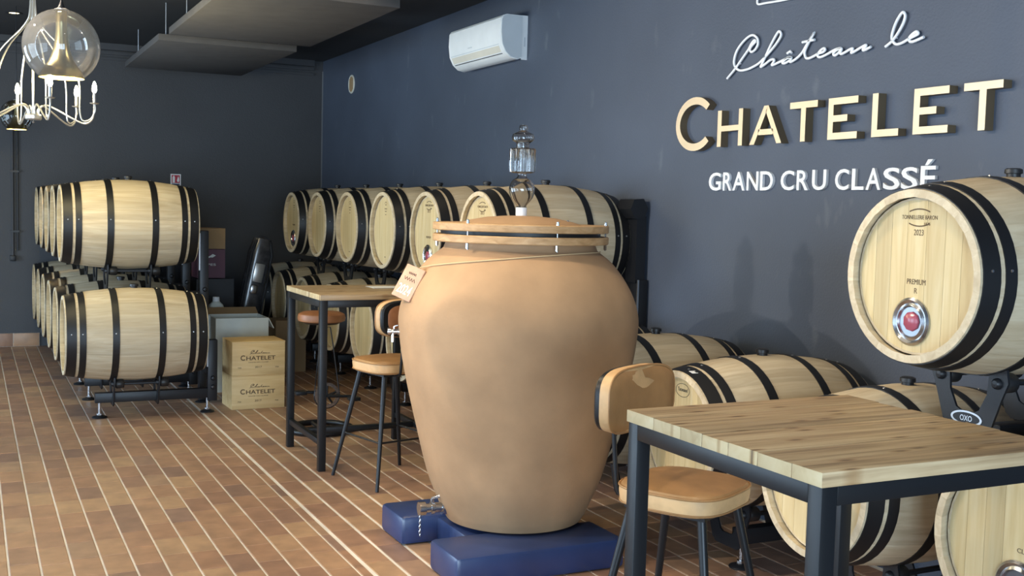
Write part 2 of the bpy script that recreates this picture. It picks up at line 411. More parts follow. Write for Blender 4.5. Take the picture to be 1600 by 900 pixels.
# ------------------------------------------------------------------ oak barrels
BL, BR, HR = .94, .35, .2925          # length, bilge radius, head-end radius
def brad(t): return BR-(BR-HR)*(abs(t)/(BL/2))**2
NST = 26
def stave_mesh():
    st = [-.47, -.40, -.30, -.16, 0, .16, .30, .40, .47]; mb = MB(); rings = []
    for t in st:
        r = brad(t); ri = r-.026; h = PI/NST*(1-.0015)
        pts = [(r-.0005, -h), (r, -h*.93), (r, 0), (r, h*.93), (r-.0005, h), (ri, h), (ri, -h)]
        rings.append([Vector((t, rr*math.sin(a), rr*math.cos(a))) for rr, a in pts])
    mb.loops(rings, smooth=True); return mb.mesh('stave', M['stave'])
ST_ME = stave_mesh()
def hoop_mesh(t0, t1):
    mb = MB(); m = RY(PI/2)
    ts = [t0, (t0+t1)/2, t1]; prof = [(brad(t)+.0035, t) for t in ts]+[(brad(t)-.001, t) for t in reversed(ts)]
    mb.lathe(prof, 48, m, closed=True); return mb.mesh('hoop', M['hoop'])
HOOPS = [(-.462, -.400), (-.382, -.340), (-.175, -.130), (.130, .175), (.340, .382), (.400, .462)]
HOOP_ME = [hoop_mesh(*h) for h in HOOPS]
RIV_ME = MB().lathe([(.0001, .004), (.0045, .003), (.006, 0)], 8).mesh('rivet', M['rivet'])
HX, HD = -.438, .262                  # outer face of the head, its radius
def board_mesh(y0, y1):
    n = 8; up = []; R = HD
    for k in range(n+1):
        yy = y0+(y1-y0)*k/n; up.append((yy, math.sqrt(max(R*R-yy*yy, 1e-6))))
    poly = up+[(a, -b) for a, b in reversed(up)]
    m = Matrix(((0, 0, 1, HX), (1, 0, 0, 0), (0, 1, 0, 0), (0, 0, 0, 1)))
    return MB().prism(poly, 0, .018, m).mesh('head_board', M['head'])
BE = [-.2615, -.185, -.115, -.035, .05, .12, .19, .2615]
BOARD_ME = [board_mesh(BE[i]+.0006, BE[i+1]-.0006) for i in range(7)]
BACK_ME = MB().lathe([(.0001, .44), (HD, .44), (HD, .42), (.0001, .42)], 32, RY(PI/2)).mesh('rear_head', M['head'])
BUNG_ME = MB().lathe([(.0001, .030), (.022, .030), (.030, .026), (.031, .012), (.024, .010), (.024, -.004)], 18).mesh('bung', M['bung'])
def make_barrel():
    root = empty('wine_barrel')
    A = T((0, 0, BR))
    for k in range(NST): link('stave', ST_ME, root, A @ RX(2*PI*(k+.5)/NST))
    for (t0, t1), me in zip(HOOPS, HOOP_ME):
        h = link('hoop', me, root, A); tm = (t0+t1)/2
        link('rivet', RIV_ME, h, T((tm, -(brad(tm)+.003)*math.cos(.12), (brad(tm)+.003)*math.sin(.12))) @ RX(PI/2))
        link('rivet', RIV_ME, h, T((tm, -.03, brad(tm)+.002)))
    hd = link('head', MB().lathe([(HD-.004, HX-.0005), (HD+.004, HX-.001), (HD+.004, HX+.012), (HD-.004, HX+.012)], 40, RY(PI/2), closed=True).mesh('head', M['stave']), root, A)
    for me in BOARD_ME: link('head_board', me, hd)
    link('rear_head', BACK_ME, root, A)
    link('bung', BUNG_ME, root, T((0, 0, 2*BR)))
    return root
proto = make_barrel()
def place_barrel(x, y, z, label, group, sx=1.0):
    b = copy_tree(proto)
    b.location = (x, y, z); b.scale = (sx, 1, 1)
    return tag(b, label, 'barrel', group)
# markings read from the head side: text plane facing -X, text runs towards -Y
def head_m(y, z): return Matrix(((0, 0, -1, HX), (-1, 0, 0, y), (0, 1, 0, BR+z), (0, 0, 0, 1)))
def porthole(b, y, z, r=.082):
    m = head_m(y, z)
    link('porthole_ring', MB().lathe([(r*.60, .002), (r*.66, .012), (r*.78, .006), (r*.9, .012), (r, .006), (r, 0), (r*.6, 0)], 36).mesh('porthole_ring', M['chrome']), b, m)
    g = link('porthole_pane', MB().lathe([(.0001, .0035), (r*.62, .0035), (r*.62, .001)], 28).mesh('porthole_pane', M['pane']), b, m)
    link('wine_window', MB().lathe([(.0001, .016), (r*.28, .015), (r*.40, .010), (r*.42, .0036)], 9).mesh('wine_window', M['wine_pink']), g, T((r*.05, r*.02, 0)))
def mark(b, text, y, z, h, width=None, mat='ink', bold=0.0):
    text_obj('marking', text, M[mat], head_m(y, z), width, h, .0008, bold, b)
def arc_mark(b, y, z, w, h, up=1):
    pts = []
    for k in range(9):
        t = -1+k/4; pts.append((w*t, h*(1-t*t)*up))
    poly = [(a, c+.0022) for a, c in pts]+[(a, c-.0022) for a, c in reversed(pts)]
    link('marking', MB().prism(poly, 0, .0008).mesh('marking', M['ink']), b, head_m(y, z))
def bar_mark(b, y, z, w):      # burnt-in line too worn to read
    link('marking', MB().prism([(-w/2, -.003), (w/2, -.003), (w/2, .003), (-w/2, .003)], 0, .0008).mesh('marking', M['ink']), b, head_m(y, z))
def cooper_logo(b):
    arc_mark(b, 0, .218, .045, .009, 1); arc_mark(b, 0, .178, .045, .009, -1)
    mark(b, 'TONNELLERIE BARON', 0, .192, .014, .155); mark(b, '1875', -.035, .172, .010, .026)
ORD = ['first', 'second', 'third', 'fourth', 'fifth', 'sixth', 'seventh', 'eighth', 'ninth', 'tenth', 'eleventh', 'twelfth']
ZL, ZU = .30, 1.106
PITCH_B, PITCH_L = .893, .82
XR = 2.84+BL/2
G_RU, G_RL, G_LU, G_LL = 'upper barrels along the right wall', 'lower barrels along the right wall', 'upper barrels of the left stack', 'lower barrels of the left stack'
# right wall, upper far row (six) and the single near one
for k in range(6):
    b = place_barrel(XR, 6.305+PITCH_B*k, ZU, 'pale oak barrel, %s in the upper row counted from the clay jar to the corner' % ORD[k], G_RU)
    if k in (0, 1): cooper_logo(b); mark(b, '2023', 0, .15, .020)
    if k in (2, 3, 4, 5):
        arc_mark(b, 0, .205, .022, .012, 1); bar_mark(b, 0, .195, .030); bar_mark(b, 0, .165, .052); bar_mark(b, 0, .145, .034); bar_mark(b, 0, .120, .020)
    if k in (1, 5): porthole(b, 0, -.155); mark(b, 'PREMIUM', 0, -.03, .015)
    if k in (2, 3): bar_mark(b, 0, -.205, .026)
b = place_barrel(XR, 2.76, ZU, 'large oak barrel with steel porthole standing high below the CLASSÉ lettering', G_RU)
cooper_logo(b); mark(b, '2023', 0, .138, .020, .042); mark(b, 'PREMIUM', 0, -.028, .018, .082); mark(b, 'R', 0, -.058, .018); porthole(b, .012, -.155)
# right wall, lower row
for k in range(12):
    y = 2.305+PITCH_B*k
    lab = {0: 'oak barrel with multi-toned head at the bottom right edge of the picture', 1: 'oak barrel seen beneath the near table, second in the lower row from the right edge',
           2: 'oak barrel with oval cooper stamp and white hoop label behind the near stool', 3: 'oak barrel in the lower row half hidden by the right side of the clay jar'}.get(k,
           'oak barrel on the floor rack, %s in the lower row counted from the right edge' % ORD[k])
    b = place_barrel(XR, y, ZL, lab, G_RL)
    if k == 0: mark(b, 'CLASSIQUE', -.06, -.012, .017, .115); porthole(b, -.012, -.115)
    if k == 2:
        st = [(.052*math.cos(2*PI*i/28), .030*math.sin(2*PI*i/28)) for i in range(28)]
        link('stamp_ring', MB().tube([(a, c, .0006) for a, c in st], .0011, 5, closed=True).mesh('stamp_ring', M['ink_black']), b, head_m(.0, .205))
        mark(b, 'Taransaud', 0, .200, .017, .074, 'ink_black', .01)
        t = -.431; lb = MB().box((-.02, -.014, 0), (.02, .014, .001)).build('hoop_label', M['white'], b)
        an = .24; rr = brad(t)+.0045
        lb.matrix_basis = T((t, -rr*math.sin(an), BR+rr*math.cos(an))) @ RX(an)
        MB().box((.004, -.009, .001), (.012, .009, .0013)).build('label_print', M['ink_black'], lb)
# left stack
for k in range(6):
    place_barrel(1.115, 8.76+PITCH_L*k, ZL-.02, 'pale oak barrel, %s from the front in the lower row of the left stack' % ORD[k], G_LL, 1.07)
for k in range(5):
    place_barrel(1.125, 9.20+PITCH_L*k, ZU-.01, 'pale oak barrel, %s from the front in the upper row of the left stack' % ORD[k], G_LU, 1.07)

for ch in [c for o in proto.children for c in o.children]+list(proto.children)+[proto]: bpy.data.objects.remove(ch)

# ------------------------------------------------------------------ steel racks
def u_plate():
    # U shaped cradle plate in local XY (x = across, y = up)
    o = [(-.155, .20), (-.165, .15), (-.14, .10), (-.105, -.01), (-.08, -.03), (.08, -.03), (.105, -.01), (.14, .10), (.165, .15), (.155, .20), (.11, .215), (.085, .18), (.08, .10), (.05, .05), (.03, .035), (-.03, .035), (-.05, .05), (-.08, .10), (-.085, .18), (-.11, .215)]
    # split into convex-ish quads: left arm, base, right arm
    mb = MB()
    L = [(-.155, .20), (-.165, .15), (-.14, .09), (-.105, -.01), (-.05, .04), (-.08, .10), (-.085, .17), (-.11, .205)]
    R = [(-a, c) for a, c in reversed(L)]
    B = [(-.105, -.01), (-.08, -.03), (.08, -.03), (.105, -.01), (.05, .04), (.03, .03), (-.03, .03), (-.05, .04)]
    for p in (L, B, R): mb.prism(p, -.005, .005)
    return mb
PLATE_ME = u_plate().mesh('cradle_plate', M['rack'])
ROLL_ME = MB().lathe([(.0001, -.03), (.028, -.03), (.034, -.022), (.034, .022), (.028, .03), (.0001, .03)], 18).mesh('roller', M['bung'])
BOLT_ME = MB().lathe([(.0001, .018), (.012, .016), (.019, .008), (.02, 0)], 14).mesh('bolt', M['rack'])
FOOT_ME = MB().lathe([(.0001, .022), (.018, .022), (.052, .010), (.056, .004), (.054, 0), (.0001, 0)], 22).mesh('foot', M['rack'])
STEM_ME = MB().lathe([(.011, .01), (.011, .15), (.0001, .15)], 10).mesh('foot_stem', M['chrome'])
NUT_ME = MB().lathe([(.0001, .034), (.02, .034), (.02, .022), (.0001, .022)], 6, smooth=False).mesh('foot_nut', M['chrome'])
PLATE_M = Matrix(((0, 0, 1, 0), (1, 0, 0, 0), (0, 1, 0, 0), (0, 0, 0, 1)))
def cradle(root, x, y, zc, beam):
    """two cradle plates with rollers under the barrel axis of height zc"""
    zb = zc-BR-.155
    for dx in (-.16, .16):
        c = link('cradle_plate', PLATE_ME, root, T((x+dx, y, zb)) @ PLATE_M)
        for s in (-1, 1):
            link('bolt', BOLT_ME, c, T((s*.122, .145, -.005)) @ RX(PI))
            link('roller', ROLL_ME, c, T((s*.122, .145, .04)))
    for s in (-1, 1): link('axle', MB().tube([(x-.16, y+s*.122, zb+.145), (x+.2, y+s*.122, zb+.145)], .011, 8).mesh('axle', M['rack']), root)
def foot(root, x, y):
    f = link('foot', FOOT_ME, root, T((x, y, 0))); link('foot_stem', STEM_ME, f); link('foot_nut', NUT_ME, f)
def rack(name, label, ys_low, ys_up, xf, xp, xc, zl, zu, rails, tall_top, py):
    root = empty(name, (0, 0, 0), 0, label, 'rack')
    for y in ys_low:
        zc = zl+BR
        MB().box((xf, y-.03, .115), (xp, y+.03, .19), bev=.004).build('beam', M['rack'], root)
        cradle(root, xc, y, zc, None); foot(root, xf+.035, y); foot(root, xp-.05, y)
        p = MB().box((xp-.055, y-.035, .09), (xp+.02, y+.035, .57), bev=.006).build('short_post', M['rack'], root)
        MB().box((xp-.062, y-.037, .36), (xp-.053, y-.02, .555)).build('edge_strip', M['alu'], p)
        for zz in (.27, .20): link('bolt', BOLT_ME, p, T((xp-.015, y-.035, zz)) @ RX(PI/2))
    for y in ys_up:
        zc = zu+BR
        MB().box((xf+.08, y-.03, zc-BR-.255), (xp, y+.03, zc-BR-.18), bev=.004).build('beam', M['rack'], root)
        cradle(root, xc, y, zc, None)
        p = MB().box((xp-.04, y-.04, .02), (xp+.03, y+.04, tall_top), bev=.006).build('tall_post', M['rack'], root)
        MB().box((xp-.048, y-.042, tall_top-.32), (xp-.038, y-.02, tall_top-.02)).build('edge_strip', M['alu'], p)
        link('bolt', BOLT_ME, p, T((xp, y-.04, .93)) @ RX(PI/2)); foot(root, xp-.01, y)
    for (y0, y1, z) in rails: MB().box((xp-.02, y0, z-.03), (xp+.03, y1, z+.03)).build('rail', M['rack'], root)
    return root
rack('barrel_rack', 'black steel two-tier rack carrying the left stack of barrels', [8.76+PITCH_L*k for k in range(6)], [9.20+PITCH_L*k for k in range(5)], .835, 1.715, 1.12, ZL-.02, ZU-.01, [(8.8, 13.1, .3)], 1.405, 0)
rr = rack('barrel_rack', 'black steel rack with angular end post under the far barrels of the right wall', [5.877+PITCH_B*k for k in range(8)], [6.305+PITCH_B*k for k in range(6)], 3.20, 3.835, XR, ZL, ZU, [(5.9, 11.2, .3)], 1.5, 0)
ep = MB().box((3.79, 5.92, .02), (3.86, 6.07, 1.22), bev=.005).build('end_post', M['rack'], rr)
MB().prism([(3.755, 1.605), (3.72, 1.665), (3.745, 1.725), (3.815, 1.73), (3.85, 1.67), (3.82, 1.605)], -6.10, -5.93, Matrix(((1, 0, 0, 0), (0, 0, -1, 0), (0, 1, 0, 0), (0, 0, 0, 1)))).build('rail_end', M['rack'], ep)
MB().box((3.775, 5.94, 1.2), (3.845, 6.06, 1.62)).build('post_neck', M['rack'], ep)
MB().box((3.78, 5.915, 1.0), (3.79, 5.925, 1.22)).build('edge_strip', M['alu'], ep)
r2 = rack('barrel_rack', 'black steel rack with oval badge holding the barrels beside the near table', [2.305+PITCH_B*k for k in range(4)], [2.76], 3.20, 3.835, XR, ZL, ZU, [(2.2, 5.1, .3)], 1.5, 0)
# badge on the front cradle of the near upper barrel
bx, by, bz = XR-.16-.0055, 2.76, ZU-.155
el = [(.068*math.cos(2*PI*i/28), .026*math.sin(2*PI*i/28)) for i in range(28)]
FM = Matrix(((0, 0, -1, bx), (-1, 0, 0, by), (0, 1, 0, bz+.005), (0, 0, 0, 1)))
bd = link('badge', MB().prism(el, 0, .002).mesh('badge', M['alu']), r2, FM)
link('badge_field', MB().prism([(a*.86, c*.76) for a, c in el], .002, .0026).mesh('badge_field', M['rack']), bd)
text_obj('badge_text', 'OXO', M['alu'], T((0, -.010, .0026)), .052, .02, .0008, .01, bd)

# ------------------------------------------------------------------ clay jar on its blue stand
JX, JY, JZ = 2.392, 4.80, .14
stand = empty('jar_stand', (JX, JY, 0), 0, 'navy blue painted timber stand under the clay jar', 'stand')
MB().box((-.52, -.51, 0), (.33, -.19, .14), bev=.022).build('beam', M['blue'], stand)
MB().box((-.52, .17, 0), (.38, .47, .14), bev=.022).build('beam', M['blue'], stand)
MB().box((-.33, -.20, 0), (-.13, .18, .125), bev=.01).build('cross_beam', M['blue'], stand)
MB().box((.08, -.20, 0), (.28, .18, .125), bev=.01).build('cross_beam', M['blue'], stand)
jar = empty('clay_jar', (JX, JY, JZ), 0, 'huge tan terracotta wine jar with wooden clamp rings', 'jar')
prof = [(.0001, 0), (.300, 0), (.332, .012), (.352, .045), (.376, .10), (.43, .235), (.485, .45), (.529, .635), (.562, .80), (.579, .94), (.577, 1.01), (.560, 1.075), (.530, 1.14), (.488, 1.205), (.44, 1.262), (.392, 1.30), (.372, 1.315), (.362, 1.34), (.362, 1.43)]
pp = smooth_path([(r, 0, z) for r, z in prof[3:17]], 4)
prof = prof[:3]+[(p.x, p.z) for p in pp]+prof[17:]
MB().lathe(prof, 72).build('body', M['terracotta'], jar)
MB().lathe([(.30, 1.347), (.42, 1.347), (.424, 1.351), (.424, 1.379), (.42, 1.383), (.30, 1.383)], 72, closed=True).build('clamp_ring', M['ringwood'], jar)
MB().lathe([(.30, 1.383), (.385, 1.383), (.385, 1.401), (.30, 1.401)], 48, closed=True).build('gasket', M['gasket'], jar)
MB().lathe([(.27, 1.401), (.42, 1.401), (.424, 1.405), (.424, 1.433), (.42, 1.437), (.27, 1.437)], 72, closed=True).build('clamp_ring', M['ringwood'], jar)
MB().lathe([(.29, 1.42), (.288, 1.438), (.25, 1.450), (.17, 1.466), (.08, 1.474), (.0001, 1.476)], 56).build('lid', M['terracotta'], jar)
va = math.atan2(-JY, -JX)      # direction towards the viewer
for k in range(6):
    a = va-math.radians(36)+k*PI/3
    p = Vector((.408*math.cos(a), .408*math.sin(a), 0))
    bo = MB().tube([p+Vector((0, 0, 1.318)), p+Vector((0, 0, 1.445))], .004, 8).build('clamp_bolt', M['chrome'], jar)
    MB().lathe([(.0001, 1.456), (.006, 1.453), (.008, 1.437), (.0001, 1.437)], 8, T(p)).build('cap_nut', M['chrome'], bo)
    MB().lathe([(.0001, 1.347), (.008, 1.347), (.008, 1.322), (.0001, 1.322)], 6, T(p), smooth=False).build('nut', M['chrome'], bo)
# glass fermentation lock
al = empty('glass_airlock', (JX, JY, JZ+1.474), 0, 'clear glass fermentation lock standing on the jar lid', 'airlock')
G0 = [(.026, .0), (.026, .040), (.022, .046), (.030, .058), (.052, .085), (.062, .118), (.060, .145), (.045, .172), (.024, .186), (.022, .205), (.030, .208)]
g1 = smooth_path([(r, 0, z) for r, z in G0], 3); outer = [(p.x, p.z) for p in g1]
MB().lathe(outer+[(max(r-.0035, .004), z) for r, z in reversed(outer)], 32, closed=True).build('bulb', M['glass'], al)
MB().lathe([(.0001, 0), (.027, 0), (.027, .04), (.0001, .04)], 20).build('stopper', M['white'], al)
fl = []
for zz, sc in ((.205, .7), (.212, 1.0), (.26, 1.02), (.318, 1.0), (.324, .9)):
    fl.append([Vector(((.056+.008*math.cos(9*a))*sc*math.cos(a), (.056+.008*math.cos(9*a))*sc*math.sin(a), zz)) for a in [2*PI*i/72 for i in range(72)]])
fi = [[Vector((p.x*.88, p.y*.88, max(.209, min(p.z, .321)))) for p in r] for r in reversed(fl)]
MB().loops(fl+fi+[fl[0]], False, False).build('fluted_chamber', M['glass'], al)
MB().lathe([(.017, .21), (.017, .32), (.031, .325), (.031, .345), (.034, .350), (.052, .362), (.055, .376), (.050, .392), (.028, .402), (.019, .408), (.021, .42), (.018, .434), (.0001, .437), (.0001, .434), (.015, .431), (.017, .42), (.016, .406), (.026, .398), (.047, .389), (.051, .376), (.048, .365), (.031, .353), (.028, .342), (.028, .328), (.014, .322), (.014, .21)], 32, closed=False).build('cap', M['glass'], al)
# hanging clay tag and its cord
tg = empty('jar_tag', (1.785, 4.60, 1.25), 0, 'reddish tag with white numbers hanging on the shoulder of the clay jar', 'tag')
def on_jar(z, a):      # point on the jar surface
    pr = [(p[0], p[1]+JZ) for p in prof if p[0] > .01]
    for (r0, z0), (r1, z1) in zip(pr, pr[1:]):
        if z0 <= z <= z1: r = r0+(r1-r0)*(z-z0)/max(z1-z0, 1e-6); return Vector((JX+r*math.cos(a), JY+r*math.sin(a), z))
    return Vector((JX, JY, z))
ta = va-math.radians(68)
pa, pb = on_jar(1.345, ta), on_jar(1.205, ta)
upv = (pa-pb).normalized(); side = Vector((-math.sin(ta), math.cos(ta), 0)); nrm = side.cross(upv).normalized()
if nrm.dot(Vector((math.cos(ta), math.sin(ta), 0))) < 0: nrm = -nrm
sx = upv.cross(nrm).normalized()
c0 = (pa+pb)/2+nrm*.018
TM = Matrix(((sx.x, upv.x, nrm.x, c0.x), (sx.y, upv.y, nrm.y, c0.y), (sx.z, upv.z, nrm.z, c0.z), (0, 0, 0, 1)))
vd = (Vector((0, 0, CAM_H))-c0).normalized()
TM = max((TM @ T((0, 0, .016)) @ RY(math.radians(d)) for d in (-30, 30)), key=lambda m: (m.to_3x3() @ Vector((0, 0, 1))).dot(vd))
tg.matrix_world = TM
MB().box((-.062, -.082, -.005), (.062, .082, .005), bev=.003).build('plaque', M['tag'], tg)
text_obj('year_text', '2024', M['white'], T((0, -.060, .0052)), .088, .046, .0008, .0, tg)
for i, (yy, wd) in enumerate(((.045, .05), (.015, .075))):
    pts = [(-wd/2+wd*k/14, yy+.007*math.sin(k*2.1+i)*(1 if k % 3 else 1.5), .0056) for k in range(15)]
    MB().tube(pts, .0013, 5).build('handwriting', M['ink_black'], tg)
cord = [c0+upv*.07+nrm*.004, c0+upv*.09]
for i in range(22):
    t = i/21; a = ta+math.radians(8)+t*math.radians(150); z = 1.375+.075*math.sin(min(1, t*1.25)*PI/2)*(1 if t < .8 else 1-.1*(t-.8))
    cord.append(on_jar(min(z, 1.452), a)+Vector((math.cos(a), math.sin(a), .4))*.005)
cm = MB().tube([TM.inverted() @ p for p in cord], .0032, 6).build('cord', M['string'], tg)
# taps
def tap(name, z, a, L, r, label):
    p = on_jar(z, a); t = empty(name, p, a, label, 'tap'); m = RY(PI/2)
    MB().lathe([(.0001, -.02), (r*1.5, -.02), (r*1.5, .006), (r, .008), (r, L*.35), (r*1.25, L*.38), (r*1.25, L*.5), (r*.9, L*.52), (r*.9, L*.72), (r*1.35, L*.74), (r*1.35, L), (.0001, L)], 18, m).build('body', M['chrome'], t)
    MB().tube([(L*.45, 0, r), (L*.45, 0, r*1.9)], r*.35, 8).build('valve_stem', M['chrome'], t)
    MB().tube(smooth_path([(L*.45, 0, r*1.9), (L*.3, r*.6, r*2.3), (L*.1, r*1.2, r*2.6)], 4), r*.3, 8).build('lever', M['chrome'], t)
    return t
tt = tap('sampling_tap', 1.05, va-math.radians(80), .055, .012, 'small steel sampling tap on the left flank of the clay jar')
MB().tube([(.03, 0, 0), (.03, 0, -.05)], .007, 8).build('spout', M['chrome'], tt)
tb = tap('drain_tap', .215, va-math.radians(68), .12, .024, 'steel drain tap with chained cap near the foot of the clay jar')
for i in range(9):
    zz = -.03-.012*i; ln = []
    for k in range(10):
        a = 2*PI*k/10; u, v = .0045*math.cos(a), .0085*math.sin(a); ln.append((.112+(u if i % 2 else 0), (0 if i % 2 else u), zz+v))
    MB().tube(ln, .0016, 5, closed=True).build('chain_link', M['chrome'], tb)

# ------------------------------------------------------------------ tables
def bar_table(x0, y0, label, nplank=7, W=.81, D=.80, H=1.094):
    t = empty('bar_table', (x0, y0, 0), 0, label, 'table', 'square bar tables')
    zt = H-.034; s = .045
    rp = random.Random(int(x0*100)); e = [0]
    for k in range(nplank): e.append(e[-1]+rp.uniform(.8, 1.2))
    e = [v*D/e[-1] for v in e]
    for k in range(nplank):
        me = MB().box((0, e[k]+.0006, zt), (W-(.006 if k % 2 else 0), e[k+1]-.0006, H-.0008*(k % 2)), bev=.0015).mesh('plank', M['tabletop'])
        me.materials.append(M['endgrain'])
        for p in me.polygons:
            if abs(p.normal.x) > .7: p.material_index = 1
        link('plank', me, t)
    zb = zt-s
    for sx, sy in ((0, 0), (1, 0), (0, 1), (1, 1)):
        a, b = sx*(W-s-.01)+.005, sy*(D-s-.01)+.005
        MB().box((a, b, 0), (a+s, b+s, zt), bev=.002).build('leg', M['black'], t)
    for sy in (0, 1):
        b = sy*(D-s-.01)+.005; MB().box((s+.005, b, zb), (W-s-.005, b+s, zt), bev=.002).build('apron', M['black'], t)
    for sx in (0, 1):
        a = sx*(W-s-.01)+.005
        MB().box((a, s+.005, zb), (a+s, D-s-.005, zt), bev=.002).build('apron', M['black'], t)
        MB().box((a+.006, s+.005, .16), (a+s-.006, D-s-.005, .195), bev=.002).build('stretcher', M['black'], t)
    MB().box((s, D/2-.018, .16), (W-s, D/2+.018, .195), bev=.002).build('stretcher', M['black'], t)
    return t
bar_table(1.66, 1.832, 'near square bar table with pine top on black legs, lower right of the picture')
bar_table(1.915, 6.55, 'far square bar table with pine top on black legs behind the clay jar')

# ------------------------------------------------------------------ leather bar stools
def sup(a, b, n, e, z, f=lambda x, y: 0):
    out = []
    for i in range(n):
        t = 2*PI*i/n; c, s = math.cos(t), math.sin(t)
        x = a*math.copysign(abs(c)**(2/e), c); y = b*math.copysign(abs(s)**(2/e), s); out.append(Vector((x, y, z+f(x, y))))
    return out
def make_stool():
    r = empty('bar_stool')          # faces +Y
    Z = .735
    st = MB().loops([sup(.19, .18, 40, 3.2, Z-.075), sup(.202, .192, 40, 3.4, Z-.068), sup(.206, .196, 40, 3.4, Z-.03), sup(.205, .195, 40, 3.4, Z-.012)]).build('seat_side', M['leather_side'], r)
    MB().loops([sup(.204, .194, 40, 3.4, Z-.014), sup(.195, .185, 40, 3.3, Z-.002), sup(.15, .14, 40, 3, Z+.006), sup(.06, .055, 40, 2.4, Z+.009), sup(.004, .004, 40, 2, Z+.0095)], capa=False).build('seat_top', M['leather'], r)
    MB().tube(sup(.2055, .1955, 56, 3.4, Z-.012), .004, 6, closed=True).build('seat_piping', M['leather'], r)
    MB().tube(sup(.203, .193, 48, 3.4, Z-.064), .0035, 6, closed=True).build('seat_piping', M['leather'], r)
    MB().box((-.15, -.15, Z-.088), (.15, .15, Z-.075)).build('seat_plate', M['black'], r)
    for sx in (-1, 1):
        for sy in (-1, 1):
            MB().tube([(sx*.13, sy*.13, Z-.078), (sx*.245, sy*.245, 0)], [.0165, .0105], 12).build('leg', M['black'], r)
    c = .13+(.115)*(Z-.078-.27)/(Z-.078)
    for a, b in (((-c, -c), (c, -c)), ((c, -c), (c, c)), ((c, c), (-c, c)), ((-c, c), (-c, -c))):
        MB().tube([(*a, .27), (*b, .27)], .006, 8).build('footrest', M['black'], r)
    for sx in (-1, 1):
        MB().tube(smooth_path([(sx*.07, -.12, Z-.082), (sx*.075, -.20, Z-.075), (sx*.08, -.225, Z-.02), (sx*.08, -.244, Z+.18), (sx*.08, -.252, Z+.26)], 4), .0085, 8).build('back_support', M['black'], r)
    bend = lambda x: .42*x*x
    def ring(a, b, y):
        return [Vector((p.x, -.243+y+bend(p.x), Z+.262+p.y)) for p in sup(a, b, 44, 3.6, 0)]
    MB().loops([ring(.215, .100, .0), ring(.229, .110, .006), ring(.232, .112, .03), ring(.230, .110, .046)]).build('back_side', M['leather_side'], r)
    MB().loops([ring(.2295, .1095, .045), ring(.218, .100, .055), ring(.16, .072, .062), ring(.05, .03, .0645), ring(.004, .003, .065)], capa=False).build('back_front', M['leather'], r)
    MB().tube(ring(.231, .111, .046), .004, 6, closed=True).build('back_piping', M['leather'], r)
    MB().loops([ring(.218, .102, -.018), ring(.226, .108, -.010), ring(.226, .108, .006)]).build('back_shell', M['black'], r)
    MB().loops([ring(.175, .072, -.0235), ring(.19, .084, -.017)]).build('back_panel', M['leather_red'], r)
    return r
s1 = make_stool(); s1.location = (2.20, 3.10, 0); s1.rotation_euler.z = math.radians(-152)
tag(s1, 'tan leather bar stool with backrest tucked behind the near bar table', 'stool', 'leather bar stools')
s2 = copy_tree(s1); s2.location = (2.275, 6.27, 0); s2.rotation_euler.z = math.radians(14)
tag(s2, 'tan leather bar stool half hidden by the left side of the clay jar', 'stool', 'leather bar stools')

# pedal stool behind the far table
ps = empty('pedal_stool', (2.28, 7.76, 0), 0, 'round brown leather stool with bicycle crank and ring base behind the far table', 'stool')
MB().lathe([(.0001, .80), (.15, .80), (.168, .808), (.172, .83), (.165, .855), (.14, .868), (.0001, .875)], 40).build('seat', M['leather_red'], ps)
MB().lathe([(.0001, .785), (.12, .785), (.14, .80), (.0001, .80)], 28).build('seat_plate', M['black'], ps)
MB().tube([(0, 0, .03), (0, 0, .79)], .02, 12).build('post', M['black'], ps)
MB().tube([(.225*math.cos(2*PI*i/48), .225*math.sin(2*PI*i/48), .022) for i in range(48)], .02, 10, closed=True).build('base_ring', M['black'], ps)
for a in (0, PI/2): MB().tube([(.22*math.cos(a), .22*math.sin(a), .022), (-.22*math.cos(a), -.22*math.sin(a), .022)], .014, 8).build('base_bar', M['black'], ps)
cr = Matrix(((1, 0, 0, .03), (0, 0, -1, -.06), (0, 1, 0, .27), (0, 0, 0, 1)))
teeth = [((.088+(.006 if i % 2 else 0))*math.cos(2*PI*i/64), (.088+(.006 if i % 2 else 0))*math.sin(2*PI*i/64)) for i in range(64)]
inner = [(.068*math.cos(2*PI*i/64), .068*math.sin(2*PI*i/64)) for i in range(64)]
mb = MB(); n = 64
vs = [cr @ Vector((a, b, z)) for z in (-.003, .003) for a, b in teeth+inner]
fs = []
for i in range(n):
    j = (i+1) % n; fs += [(i, j, n+j, n+i), (2*n+i, 2*n+j, 3*n+j, 3*n+i), (i, j, 2*n+j, 2*n+i), (n+i, n+j, 3*n+j, 3*n+i)]
mb.add(vs, fs); ring_o = mb.build('chainring', M['chrome'], ps)
for k in range(5):
    a = 2*PI*k/5+.3; MB().tube([cr @ Vector((0, 0, 0)), cr @ Vector((.07*math.cos(a), .07*math.sin(a), 0))], .008, 6).build('spider_arm', M['black'], ring_o)
MB().tube([cr @ Vector((0, 0, .02)), cr @ Vector((.17, -.01, .03))], [.014, .010], 8).build('crank_arm', M['black'], ps)
MB().box((.17, -.17, .235), (.25, -.09, .262), bev=.004).build('pedal', M['black'], ps)
MB().tube([cr @ Vector((0, 0, -.12)), cr @ Vector((-.15, .01, -.13))], [.014, .010], 8).build('crank_arm', M['black'], ps)
MB().box((-.17, .03, .262), (-.09, .11, .289), bev=.004).build('pedal', M['black'], ps)
ch = [(.118, -.06, .27+.04*0)]
ch = [(.03+.094*math.cos(a), -.06, .27+.094*math.sin(a)) for a in [PI+PI*i/16 for i in range(17)]]+[(.075, -.03, .66), (.06, -.02, .76), (.0, -.02, .76), (-.02, -.03, .66)]
MB().tube(ch, .0045, 6, closed=True).build('chain', M['rack'], ps)

